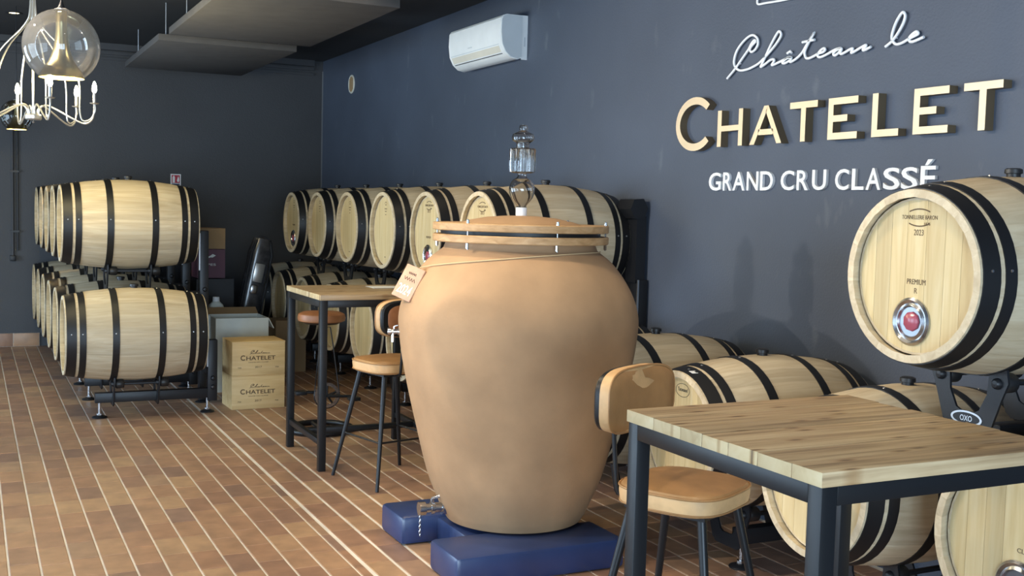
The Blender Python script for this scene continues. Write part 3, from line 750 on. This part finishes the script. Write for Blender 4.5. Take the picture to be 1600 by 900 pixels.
# ------------------------------------------------------------------ crates and cartons
def crate(z, label):
    c = empty('wine_crate', (1.855, 8.765, z), math.radians(1.5), label, 'crate', 'stacked wine crates')
    W, D, H, t = .425, .33, .262, .012
    MB().box((0, 0, 0), (W, t, H), bev=.002).build('front_board', M['crate'], c)
    MB().box((0, D-t, 0), (W, D, H), bev=.002).build('rear_board', M['crate'], c)
    MB().box((0, t, 0), (t, D-t, H), bev=.002).build('side_board', M['crate'], c)
    MB().box((W-t, t, 0), (W, D-t, H), bev=.002).build('side_board', M['crate'], c)
    MB().box((t, t, .004), (W-t, D-t, .016)).build('bottom_board', M['crate'], c)
    MB().box((-.002, -.002, H), (W+.002, D+.002, H+.008), bev=.002).build('lid', M['crate'], c)
    FM = lambda x, zz: Matrix(((1, 0, 0, x), (0, 0, -1, 0), (0, 1, 0, zz), (0, 0, 0, 1)))
    text_obj('brand_text', 'C', M['ink'], FM(.085, .120), .036, .042, .001, .02, c)
    text_obj('brand_text', 'HATELET', M['ink'], FM(.230, .121), .235, .032, .001, .015, c)
    k = .17/1.112
    CHP = [(.14+(5.17-a)*k*.95, -.001, .168+(b-2.41)*k) for a, b in SCRIPT]
    MB().tube(CHP, .0016, 5).build('script_text', M['ink'], c)
    text_obj('print_text', 'GRAND CRU CLASSÉ', M['ink'], FM(.21, .100), .16, .009, .001, 0, c)
    text_obj('print_text', '2017', M['ink'], FM(.21, .058), .055, .015, .001, 0, c)
    for x in (.06, .36): text_obj('print_text', '750', M['ink'], FM(x, .055), .028, .011, .001, 0, c)
    return c
SCRIPT = [(5.1689, 2.4111), (5.0997, 2.4584), (5.0386, 2.5094), (4.9845, 2.5543), (4.9642, 2.5792), (4.9405, 2.5968), (4.9276, 2.5883), (4.9544, 2.5722), (4.9739, 2.555), (4.9679, 2.5399), (4.9521, 2.5362), (4.9249, 2.5474), (4.9064, 2.5742), (4.9145, 2.6052), (4.9517, 2.6254), (4.9951, 2.6199), (5.0503, 2.5914), (5.0928, 2.5529), (5.1113, 2.5073), (5.104, 2.4747), (5.0733, 2.4518), (5.0342, 2.4432), (4.9774, 2.4462), (4.9161, 2.4594), (4.8802, 2.473), (4.822, 2.5069), (4.7652, 2.5459), (4.7223, 2.5858), (4.7178, 2.6058), (4.7349, 2.6182), (4.7571, 2.6015), (4.7955, 2.5571), (4.8283, 2.5114), (4.8558, 2.4724), (4.8748, 2.4463), (4.8427, 2.4557), (4.796, 2.4748), (4.7676, 2.4751), (4.7658, 2.4647), (4.7824, 2.4487), (4.7675, 2.4467), (4.7127, 2.458), (4.6786, 2.4656), (4.6447, 2.4716), (4.6247, 2.4683), (4.6533, 2.4725), (4.6867, 2.4582), (4.6959, 2.4487), (4.6744, 2.4457), (4.6436, 2.4544), (4.6273, 2.4649), (4.6376, 2.4493), (4.6179, 2.4498), (4.5822, 2.4618), (4.545, 2.4852), (4.5043, 2.5296), (4.4589, 2.5763), (4.4988, 2.5289), (4.5244, 2.4883), (4.5171, 2.4602), (4.4947, 2.4505), (4.4564, 2.4572), (4.4198, 2.4675), (4.391, 2.4696), (4.3733, 2.479), (4.3802, 2.4887), (4.4049, 2.4819), (4.4264, 2.4628), (4.4175, 2.4493), (4.3896, 2.4488), (4.3511, 2.4582), (4.3147, 2.469), (4.2846, 2.4743), (4.2569, 2.4746), (4.2893, 2.4696), (4.3128, 2.4557), (4.3003, 2.4445), (4.2732, 2.4555), (4.2551, 2.4709), (4.2638, 2.4509), (4.2465, 2.4473), (4.2085, 2.4586), (4.1833, 2.4643), (4.1781, 2.4603), (4.188, 2.4466), (4.1733, 2.4459), (4.1306, 2.4599), (4.0954, 2.4694), (4.089, 2.4659), (4.1086, 2.4532), (4.1048, 2.4467), (4.0823, 2.4509), (4.0568, 2.458)]
LE = [(3.9637, 2.4471), (3.9266, 2.4658), (3.8888, 2.5005), (3.8586, 2.5422), (3.8498, 2.5734), (3.862, 2.5914), (3.881, 2.5811), (3.9053, 2.5485), (3.9227, 2.5081), (3.9252, 2.4788), (3.9081, 2.457), (3.8876, 2.4496), (3.8548, 2.4538), (3.8209, 2.4659), (3.7871, 2.4746), (3.7663, 2.4816), (3.7733, 2.4921), (3.7923, 2.4881), (3.8169, 2.4719), (3.8158, 2.4556), (3.7983, 2.4502), (3.7687, 2.4546), (3.7313, 2.4628)]
crate(0, 'pale pine wine crate on the floor beneath another crate')
crate(.271, 'pale pine wine crate stacked on top of another crate')
def carton(name, x, y, z, W, D, H, mat, label, cat='box', open_top=False):
    c = empty(name, (x, y, z), 0, label, cat); t = .006
    MB().box((0, 0, 0), (W, t, H)).box((0, D-t, 0), (W, D, H)).box((0, t, 0), (t, D-t, H)).box((W-t, t, 0), (W, D-t, H)).box((t, t, 0), (W-t, D-t, t)).build('walls', mat, c)
    if open_top:
        MB().box((0, 0, 0), (W, t, .12), T((0, D-t, H)) @ RX(math.radians(-65))).build('flap', M['carton'], c)
        MB().box((0, 0, 0), (.10, D, t), T((W-.002, 0, H-.006)) @ RY(math.radians(62))).build('flap', mat, c)
    else:
        MB().box((0, 0, H), (W, D/2-.002, H+.005)).build('flap', mat, c); MB().box((0, D/2+.002, H), (W, D, H+.005)).build('flap', mat, c)
        MB().box((0, D/2-.025, H+.005), (W, D/2+.025, H+.006)).build('tape', mat, c)
    return c
carton('open_carton', 1.895, 9.62, 0, .455, .40, .64, M['carton_white'], 'open white carton standing behind the wine crates', open_top=True)
carton('small_carton', 2.66, 10.6, 0, .30, .30, .50, M['carton'], 'small brown carton on the floor right of the white carton')
carton('shade_black_base', 1.98, 11.0, 0, .36, .34, .88, M['rack'], 'added base under the purple box, coloured black for the shade there')  # added support; its black colour stands for the shade in that corner
pb = carton('purple_carton', 1.985, 11.01, .895, .27, .3, .275, M['purple'], 'purple printed wine box beneath the brown carton')
PM = lambda x, z: Matrix(((1, 0, 0, x), (0, 0, -1, 0), (0, 1, 0, z), (0, 0, 0, 1)))
link('print_logo', MB().prism([(-.03, 0), (-.02, .02), (.0, .03), (.02, .045), (.05, .03), (.02, .01), (.0, .012)], 0, .001).mesh('print_logo', M['carton_white']), pb, PM(.13, .19))
text_obj('print_text', 'PES', M['carton_white'], PM(.14, .12), .08, .022, .001, 0, pb)
carton('brown_carton', 1.98, 11.01, 1.18, .275, .3, .195, M['carton'], 'brown cardboard carton on top of the purple wine box')
jg = empty('white_canister', (2.03, 10.3, 0), 0, 'white plastic canister partly hidden behind the left rack post', 'canister')
MB().loops([sup(.07, .07, 24, 4, 0), sup(.08, .08, 24, 4, .02), sup(.08, .08, 24, 4, .62), sup(.06, .06, 24, 3, .70), sup(.03, .03, 24, 2, .73)]).build('body', M['carton_white'], jg)
MB().lathe([(.0001, .77), (.03, .77), (.032, .73), (.0001, .73)], 16).build('cap', M['white'], jg)
# plastic wrapped device leaning by the lower barrels
dv = empty('wrapped_device', (2.42, 11.2, 0), 0, 'long dark device wrapped in plastic leaning left of the right-hand barrels', 'device')
LM = RY(math.radians(11))
MB().loops([[LM @ p for p in sup(a, b, 24, 3, z)] for a, b, z in ((.11, .09, .02), (.12, .10, .1), (.12, .10, .6), (.11, .09, .95), (.115, .10, 1.15), (.085, .09, 1.30), (.03, .03, 1.33))]).build('body', M['plastic_dark'], dv)
MB().box((-.05, -.125, .86), (.05, -.095, 1.05), LM, bev=.006).build('panel', M['nickel'], dv)
MB().box((-.05, -.13, .74), (.02, -.095, .83), LM, bev=.01).build('cap', M['chrome'], dv)
for sx in (-1, 1): MB().tube([LM @ Vector((sx*.105, -.085, .05)), LM @ Vector((sx*.105, -.095, 1.15)), LM @ Vector((sx*.07, -.07, 1.28))], .012, 8).build('side_rail', M['rack'], dv)
# paper on the far table
tag(MB().box((2.42, 7.02, 1.0945), (2.62, 7.2, 1.097)).build('paper_sheet', M['white']), 'white paper sheet lying on the far bar table', 'paper')

# ------------------------------------------------------------------ wall lettering
WM = Matrix(((0, 0, -1, 0), (-1, 0, 0, 0), (0, 1, 0, 0), (0, 0, 0, 1)))     # (x, y, depth) -> wall
def sign_letter(ch, ya, yb, z0, z1, depth, idx, label, cat_group):
    W, H = ya-yb, z1-z0; s = .036
    mb = MB()
    def rect(a, b, c, d): mb.prism([(a, b), (c, b), (c, d), (a, d)], 0, depth)
    if ch == 'H': rect(0, 0, s, H); rect(W-s, 0, W, H); rect(s, H*.42, W-s, H*.42+s*.85)
    elif ch == 'T': rect(0, H-s*.92, W, H); rect(W/2-s/2, 0, W/2+s/2, H-s*.92)
    elif ch == 'L': rect(0, 0, s, H); rect(s, 0, W, s*.92)
    elif ch == 'E': rect(0, 0, s, H); rect(s, 0, W, s*.92); rect(s, H-s*.92, W, H); rect(s, H/2-s*.42, W*.66, H/2+s*.46)
    elif ch == 'A':
        q = s*1.12
        mb.prism([(0, 0), (q, 0), (W/2+.004, H*.86), (W/2+q*.45, H), (W/2-q*.45, H)], 0, depth)
        mb.prism([(W-q, 0), (W, 0), (W/2+q*.45, H), (W/2-.004, H*.86)], 0, depth)
        rect(W*.27, H*.24, W*.73, H*.24+s*.85)
    elif ch == 'C':
        n = 30; a0, a1 = math.radians(42), math.radians(318); cx, cy, rx, ry = W*.54, H/2, W*.54, H/2; s2 = .043
        for i in range(n):
            t0, t1 = a0+(a1-a0)*i/n, a0+(a1-a0)*(i+1)/n
            mb.prism([(cx+rx*math.cos(t0), cy+ry*math.sin(t0)), (cx+rx*math.cos(t1), cy+ry*math.sin(t1)), (cx+(rx-s2)*math.cos(t1), cy+(ry-s2)*math.sin(t1)), (cx+(rx-s2)*math.cos(t0), cy+(ry-s2)*math.sin(t0))], 0, depth)
    me = bpy.data.meshes.new('sign_letter'); me.from_pydata(mb.v, [], mb.f)
    bm = bmesh.new(); bm.from_mesh(me); bmesh.ops.recalc_face_normals(bm, faces=bm.faces[:]); bm.to_mesh(me); bm.free()
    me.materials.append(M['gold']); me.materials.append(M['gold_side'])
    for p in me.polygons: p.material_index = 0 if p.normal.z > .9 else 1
    o = link('sign_letter', me, None, T((XW, ya, z0)) @ WM)
    return tag(o, label, 'letter', cat_group)
LET = [('C', 5.6109, 5.2568), ('H', 5.1959, 4.9684), ('A', 4.9036, 4.6376), ('T', 4.579, 4.3702), ('E', 4.2914, 4.0877), ('L', 3.9929, 3.8239), ('E', 3.7373, 3.5381), ('T', 3.4591, 3.2583)]
LLAB = ['tall gold letter C that begins the word CHATELET', 'gold letter H in the word CHATELET', 'gold letter A in the word CHATELET', 'gold letter T following the A in CHATELET', 'gold letter E before the L in CHATELET', 'gold letter L in the word CHATELET', 'gold letter E after the L in CHATELET', 'gold letter T that ends the word CHATELET']
for i, (c, a, b) in enumerate(LET):
    sign_letter(c, a, b, 2.012 if c == 'C' else 2.027, 2.325 if c == 'C' else 2.230, .05, i, LLAB[i], 'gold letters of the wall name')
GR = [('G', 5.3054, 5.1917), ('R', 5.1713, 5.0914), ('A', 5.0826, 4.9735), ('N', 4.9566, 4.8568), ('D', 4.8405, 4.7335), ('C', 4.6709, 4.5642), ('R', 4.5443, 4.4561), ('U', 4.4272, 4.3236), ('C', 4.2595, 4.1634), ('L', 4.1437, 4.0619), ('A', 4.0492, 3.9534), ('S', 3.9371, 3.8331), ('S', 3.8253, 3.7252), ('É', 3.7101, 3.6213)]
GL = ['G of GRAND', 'R of GRAND', 'A of GRAND', 'N of GRAND', 'D of GRAND', 'C of CRU', 'R of CRU', 'U of CRU', 'C of CLASSÉ', 'L of CLASSÉ', 'A of CLASSÉ', 'first S of CLASSÉ', 'second S of CLASSÉ', 'accented E ending CLASSÉ']
for i, (c, a, b) in enumerate(GR):
    h = .103 if c != 'É' else .135
    me = glyphs(c, a-b, h, .016, .014); me.name = 'sign_letter'; me.materials.clear(); me.materials.append(M['white'])
    tag(link('sign_letter', me, None, T((XW, (a+b)/2, 1.781)) @ WM), 'white raised letter on the wall, the %s' % GL[i], 'letter', 'white letters under the gold name')
def script(name, pts, r, label, extra=()):
    P = smooth_path([(XW-.016, a, b) for a, b in pts], 4)
    def ribbon(P):
        mb = MB(); mb.tube(P, r, 8); return mb
    o = ribbon(P).build(name, M['white'])
    for e in extra: ribbon([Vector((XW-.016, a, b)) for a, b in e]).build('accent', M['white'], o)
    for k in (6, len(P)//2, len(P)-8): MB().tube([P[k], Vector((XW, P[k].y, P[k].z))], .003, 6).build('standoff_pin', M['white'], o)
    return tag(o, label, 'lettering')
script('script_word', SCRIPT, .0068, 'white handwritten word Château above the gold letters', [((4.5458, 2.5382), (4.4538, 2.5397)), ((4.6605, 2.4945), (4.6366, 2.5029), (4.6263, 2.4925))])
script('script_word', LE, .0068, 'white handwritten word le above the gold letters')
em = smooth_path([(XW-.016, 4.60, 2.86), (XW-.016, 4.905, 2.875), (XW-.016, 4.925, 2.82), (XW-.016, 4.92, 2.788), (XW-.016, 4.85, 2.783), (XW-.016, 4.70, 2.776), (XW-.016, 4.5, 2.775)], 5)
tag(MB().tube(em, .006, 6).build('wall_emblem', M['white']), 'pale outlined emblem on the wall cut by the top edge', 'emblem')

# ------------------------------------------------------------------ air conditioner, vent, sign, conduit
ac = empty('air_conditioner', (XW, 7.74, 2.79), 0, 'white split air conditioner high on the navy wall', 'air conditioner')
AP = [(0, .335), (-.175, .335), (-.205, .325), (-.222, .30), (-.226, .20), (-.215, .11), (-.185, .05), (-.14, .012), (-.08, .0), (0, .03)]
AL = 1.02
am = Matrix(((1, 0, 0, 0), (0, 0, 1, 0), (0, 1, 0, 0), (0, 0, 0, 1)))
MB().prism(AP, 0, AL, am).build('body', M['ac'], ac)
MB().prism([(a*.985-.001 if a < -.05 else a-.045, b*.97+.004) for a, b in AP[1:-1]]+[(-.05, .02), (-.05, .325)], -.012, 0, am).build('end_cap', M['ac_side'], ac)
MB().box((-.05, -.006, .0), (0, 0, .335)).build('wall_bracket', M['ac'], ac)
def strip(b0, b1, off, name, mat, y0=.03, y1=.99):
    pts = []
    P = AP[2:9]
    mbx = MB(); mbx.prism([(b0[0]-off, b0[1]-off*.3), (b1[0]-off, b1[1]-off*.6), (b1[0]+.01, b1[1]+.006), (b0[0]+.01, b0[1]+.004)], y0, y1, am); return mbx.build(name, mat, ac)
strip((-.2125, .10), (-.188, .055), .002, 'air_flap', M['ac_flap'], .06, .98)
strip((-.181, .046), (-.176, .042), .002, 'air_slot', M['gasket'], .06, .98)
strip((-.2155, .114), (-.2145, .108), .0008, 'panel_seam', M['ac_side'], .05, .99)
strip((-.2215, .305), (-.2195, .310), .0012, 'panel_seam', M['ac_side'], .03, .99)
MB().box((-.2225, .55, .140), (-.2185, .63, .148)).build('brand_plate', M['ac_side'], ac)
MB().box((-.03, -.008, .10), (-.018, -.006, .17)).build('side_label', M['ac_side'], ac)
vt = empty('wall_vent', (XW, 12.1, 2.99), 0, 'small round pale vent on the wall near the corner', 'vent')
VM = RY(-PI/2)
MB().lathe([(.0001, .006), (.088, .006), (.098, .012), (.105, .006), (.105, 0)], 32, VM).build('rim', plain('cream_vent', (.62, .60, .52), .5), vt)
for k in range(5):
    y = -.056+.028*k; h = math.sqrt(.085**2-y*y)
    MB().box((-.012, y-.0035, -h), (-.005, y+.0035, h)).build('slat', M['carton'], vt)
fs_ = empty('fire_sign', (2.085, YB-.004, 1.785), 0, 'small red and white fire extinguisher sign on the back wall', 'sign')
MB().box((0, 0, 0), (.115, .004, .158)).build('plate', M['white'], fs_)
MB().box((.012, -.001, .055), (.103, 0, .146)).build('red_field', M['red'], fs_)
MB().prism([(.022, .06), (.048, .06), (.048, .12), (.042, .13), (.042, .138), (.028, .138), (.028, .13), (.022, .12)], .001, .002, PM(0, 0)).build('extinguisher_icon', M['white'], fs_)
MB().prism([(.07, .08), (.085, .062), (.097, .08), (.094, .11), (.085, .135), (.078, .112)], .001, .002, PM(0, 0)).build('flame_icon', M['white'], fs_)
MB().box((.012, -.001, .012), (.103, 0, .048)).build('caption_bar', M['blue'], fs_)
cd = empty('wall_conduit', (.425, YB, 1.0), 0, 'thin dark conduit running down the back wall on the far left', 'conduit')
MB().tube([(0, -.02, .0), (0, -.02, 1.6)], .016, 8).build('pipe', M['wall_back'], cd)
MB().tube([(.05, -.02, .05), (.05, -.02, 1.6)], .010, 8).build('cable', M['rack'], cd)
for z in (.25, .9, 1.4): MB().box((-.03, -.04, z), (.07, 0, z+.02)).build('clip', M['rack'], cd)
MB().box((-.03, -.06, -.06), (.03, 0, .0), bev=.006).build('socket_box', M['rack'], cd)

# ------------------------------------------------------------------ ceiling panels
def panel(x0, x1, y0, y1, z, label):
    p = empty('acoustic_panel', (x0, y0, z), 0, label, 'ceiling panel', 'hung acoustic panels')
    MB().box((0, 0, 0), (x1-x0, y1-y0, .055), bev=.003).build('board', M['panel'], p)
    for a in (.1, x1-x0-.1):
        for b in (.25, y1-y0-.25):
            MB().tube([(a, b, .055), (a, b, ZC-z)], .006, 6).build('hanger_rod', M['alu'], p)
            MB().lathe([(.0001, .085), (.012, .085), (.012, .055), (.0001, .055)], 8, T((a, b, 0))).build('rod_clamp', M['alu'], p)
panel(1.485, 2.67, 7.305, 9.54, 3.0, 'dark acoustic panel hung from the ceiling, the nearer one')
panel(1.46, 2.655, 9.93, 12.19, 3.0, 'dark acoustic panel hung from the ceiling, the one by the back wall')
sp = empty('ceiling_spotlight', (.397, 11.58, ZC), 0, 'small lit recessed spotlight in the dark ceiling', 'ceiling light')
MB().lathe([(.045, -.004), (.075, -.004), (.078, 0), (.045, 0)], 24, closed=True).build('rim', M['rack'], sp)
MB().lathe([(.0001, -.003), (.045, -.003), (.045, -.001), (.0001, -.001)], 20).build('lens', emit('spot_lens', (1, .85, .5), 4), sp)

# ------------------------------------------------------------------ globe pendants
def pendant(loc, R, glass, label, power):
    p = empty('globe_pendant', loc, 0, label, 'pendant lamp', 'glass globe pendants')
    zb = -R*.83; rb = math.sqrt(R*R-zb*zb)
    pr_ = []
    for k in range(25):
        a = math.asin(zb/R)+(PI/2*.955-math.asin(zb/R))*k/24; pr_.append((R*math.cos(a), R*math.sin(a)))
    MB().lathe(pr_, 48).build('globe', glass, p)
    tr = [(.022, R*.98), (.022, R*.55), (.026, R*.2), (.036, -R*.15), (.052, -R*.42), (.075, -R*.64), (rb*1.06, zb-.004)]
    tr = [(q.x, q.z) for q in smooth_path([(r, 0, z) for r, z in tr], 5)]
    MB().lathe(tr, 40).build('trumpet', M['brass'], p)
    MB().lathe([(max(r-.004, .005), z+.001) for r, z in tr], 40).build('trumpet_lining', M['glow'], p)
    MB().lathe([(.0001, R*1.04), (.018, R*1.03), (.03, R*.99), (.03, R*.96), (.0001, R*.96)], 20).build('cap', M['nickel'], p)
    MB().lathe([(.004, R*1.25), (.008, R*1.14), (.016, R*1.04)], 12).build('cord_grip', M['rack'], p)
    MB().tube([(0, 0, R*1.1), (0, 0, ZC-loc[2])], .004, 6).build('cord', M['rack'], p)
    MB().lathe([(.0001, -R*.35), (.018, -R*.4), (.024, -R*.5), (.016, -R*.6), (.0001, -R*.63)], 16).build('bulb', M['bulb'], p)
    l = bpy.data.lights.new('pendant_light', 'POINT'); l.energy = power; l.color = (1, .82, .5); l.shadow_soft_size = .03
    o = bpy.data.objects.new('pendant_light', l); COL.objects.link(o); o.parent = p; o.location = (0, 0, -R*.75)
pendant((.346, 4.949, 2.262), .150, M['globe'], 'large clear glass globe pendant with brass trumpet at the upper left', 14)
pendant((.399, 11.17, 2.375), .145, M['smoke'], 'smaller smoked glass globe pendant far behind the chandelier', 10)

# ------------------------------------------------------------------ chandelier
cx, cy, cz = .384, 7.974, 2.165
ch = empty('chandelier', (cx, cy, cz), math.radians(0), 'many-armed silver chandelier with lit candle bulbs at the upper left', 'chandelier')
ch.scale = (.9, .9, .9)
MB().lathe([(.0001, .022), (.05, .022), (.058, .012), (.058, -.012), (.05, -.02), (.0001, -.02)], 28).build('hub', M['nickel'], ch)
MB().tube([(0, 0, 0), (0, 0, (ZC-cz)/.9)], .009, 8).build('stem', M['nickel'], ch)
MB().lathe([(.0001, -.02), (.004, -.03), (.010, -.036), (.0001, -.045)], 10).build('finial', M['nickel'], ch)
for k in range(6):
    a = math.radians(-18+60*k); c, s = math.cos(a), math.sin(a)
    P = lambda r, z, o=0: (r*c-o*s, r*s+o*c, z)
    MB().tube(smooth_path([P(.035, .0), P(.045, .06), (P(.09, .088)), P(.16, .06), P(.27, .0), P(.36, -.035), P(.41, -.005), P(.425, .06), P(.425, .11)], 5), .0065, 8).build('arm', M['nickel'], ch)
    MB().tube(smooth_path([P(.012, (ZC-cz)/.9-.05), P(.018, .80), P(.06, .66), P(.22, .48), P(.315, .28), P(.325, .05), P(.35, -.015), P(.40, .0), P(.432, .06), P(.43, .11)], 5), .0055, 8).build('swag_tube', M['nickel'], ch)
    cup = MB().lathe([(.0001, .105), (.03, .112), (.034, .118), (.012, .12), (.012, .19), (.0001, .19)], 16, T(P(.427, 0))).build('candle_cup', M['nickel'], ch)
    MB().lathe([(.0001, .19), (.012, .195), (.018, .215), (.016, .24), (.006, .27), (.0001, .275)], 14, T(P(.427, 0))).build('candle_bulb', M['bulb'], ch)
    l = bpy.data.lights.new('candle_light', 'POINT'); l.energy = 17; l.color = (1, .84, .45); l.shadow_soft_size = .02
    o = bpy.data.objects.new('candle_light', l); COL.objects.link(o); o.parent = ch; o.location = Vector(P(.427, .30))
# ceiling track spots over the tasting area (left of the picture, out of view)
for i, (lx, ly, tx, ty, tz, e) in enumerate(((-.93, 4.43, 3.2, 4.7, 1.6, 250), (-.83, 5.48, 3.2, 4.7, 1.6, 250))):
    f = empty('track_spot', (lx, ly, ZC), 0, 'ceiling track spot left of the picture, %s one' % ('nearer', 'farther')[i], 'spotlight', 'ceiling track spots')
    MB().tube([(0, 0, 0), (0, 0, -.08)], .012, 8).build('bracket', M['rack'], f)
    d = (Vector((tx, ty, tz))-Vector((lx, ly, ZC-.12))).normalized(); q = d.to_track_quat('Z', 'Y').to_matrix().to_4x4()
    MB().lathe([(.0001, -.06), (.035, -.06), (.042, .06), (.036, .06), (.03, -.05)], 20, T((0, 0, -.12)) @ q).build('can', M['rack'], f)
    o = spot('track_spot_light', (0, 0, 0), (0, 0, -1), e, (1, .86, .68), 75, .7, .02); o.parent = f
    o.location = Vector((0, 0, -.12))+d*.065; o.rotation_euler = d.to_track_quat('-Z', 'Y').to_euler()

# unseen lamps added to brighten the upward faces, above the top of the picture
for i, (lx, ly, e, lab) in enumerate(((2.2, 2.9, 95, 'over the near bar table'), (1.75, 4.35, 110, 'in front of the clay jar'), (.35, 5.6, 100, 'over the open floor'), (.5, 3.2, 70, 'over the floor near the camera'), (2.3, 6.9, 50, 'over the far bar table'))):
    f = empty('fill_downlight', (lx, ly, ZC), 0, 'unseen fill lamp added %s' % lab, 'ceiling light', 'added ceiling fill lamps')
    MB().lathe([(.05, -.006), (.08, -.006), (.084, 0), (.05, 0)], 24, closed=True).build('rim', M['rack'], f)
    MB().lathe([(.0001, -.003), (.05, -.003), (.05, -.001), (.0001, -.001)], 20).build('lens', M['fill_lens'], f)
    o = spot('fill_downlight_lamp', (0, 0, -.012), (0, 0, -1), e, (1, .83, .58), 125, .8, .05); o.parent = f
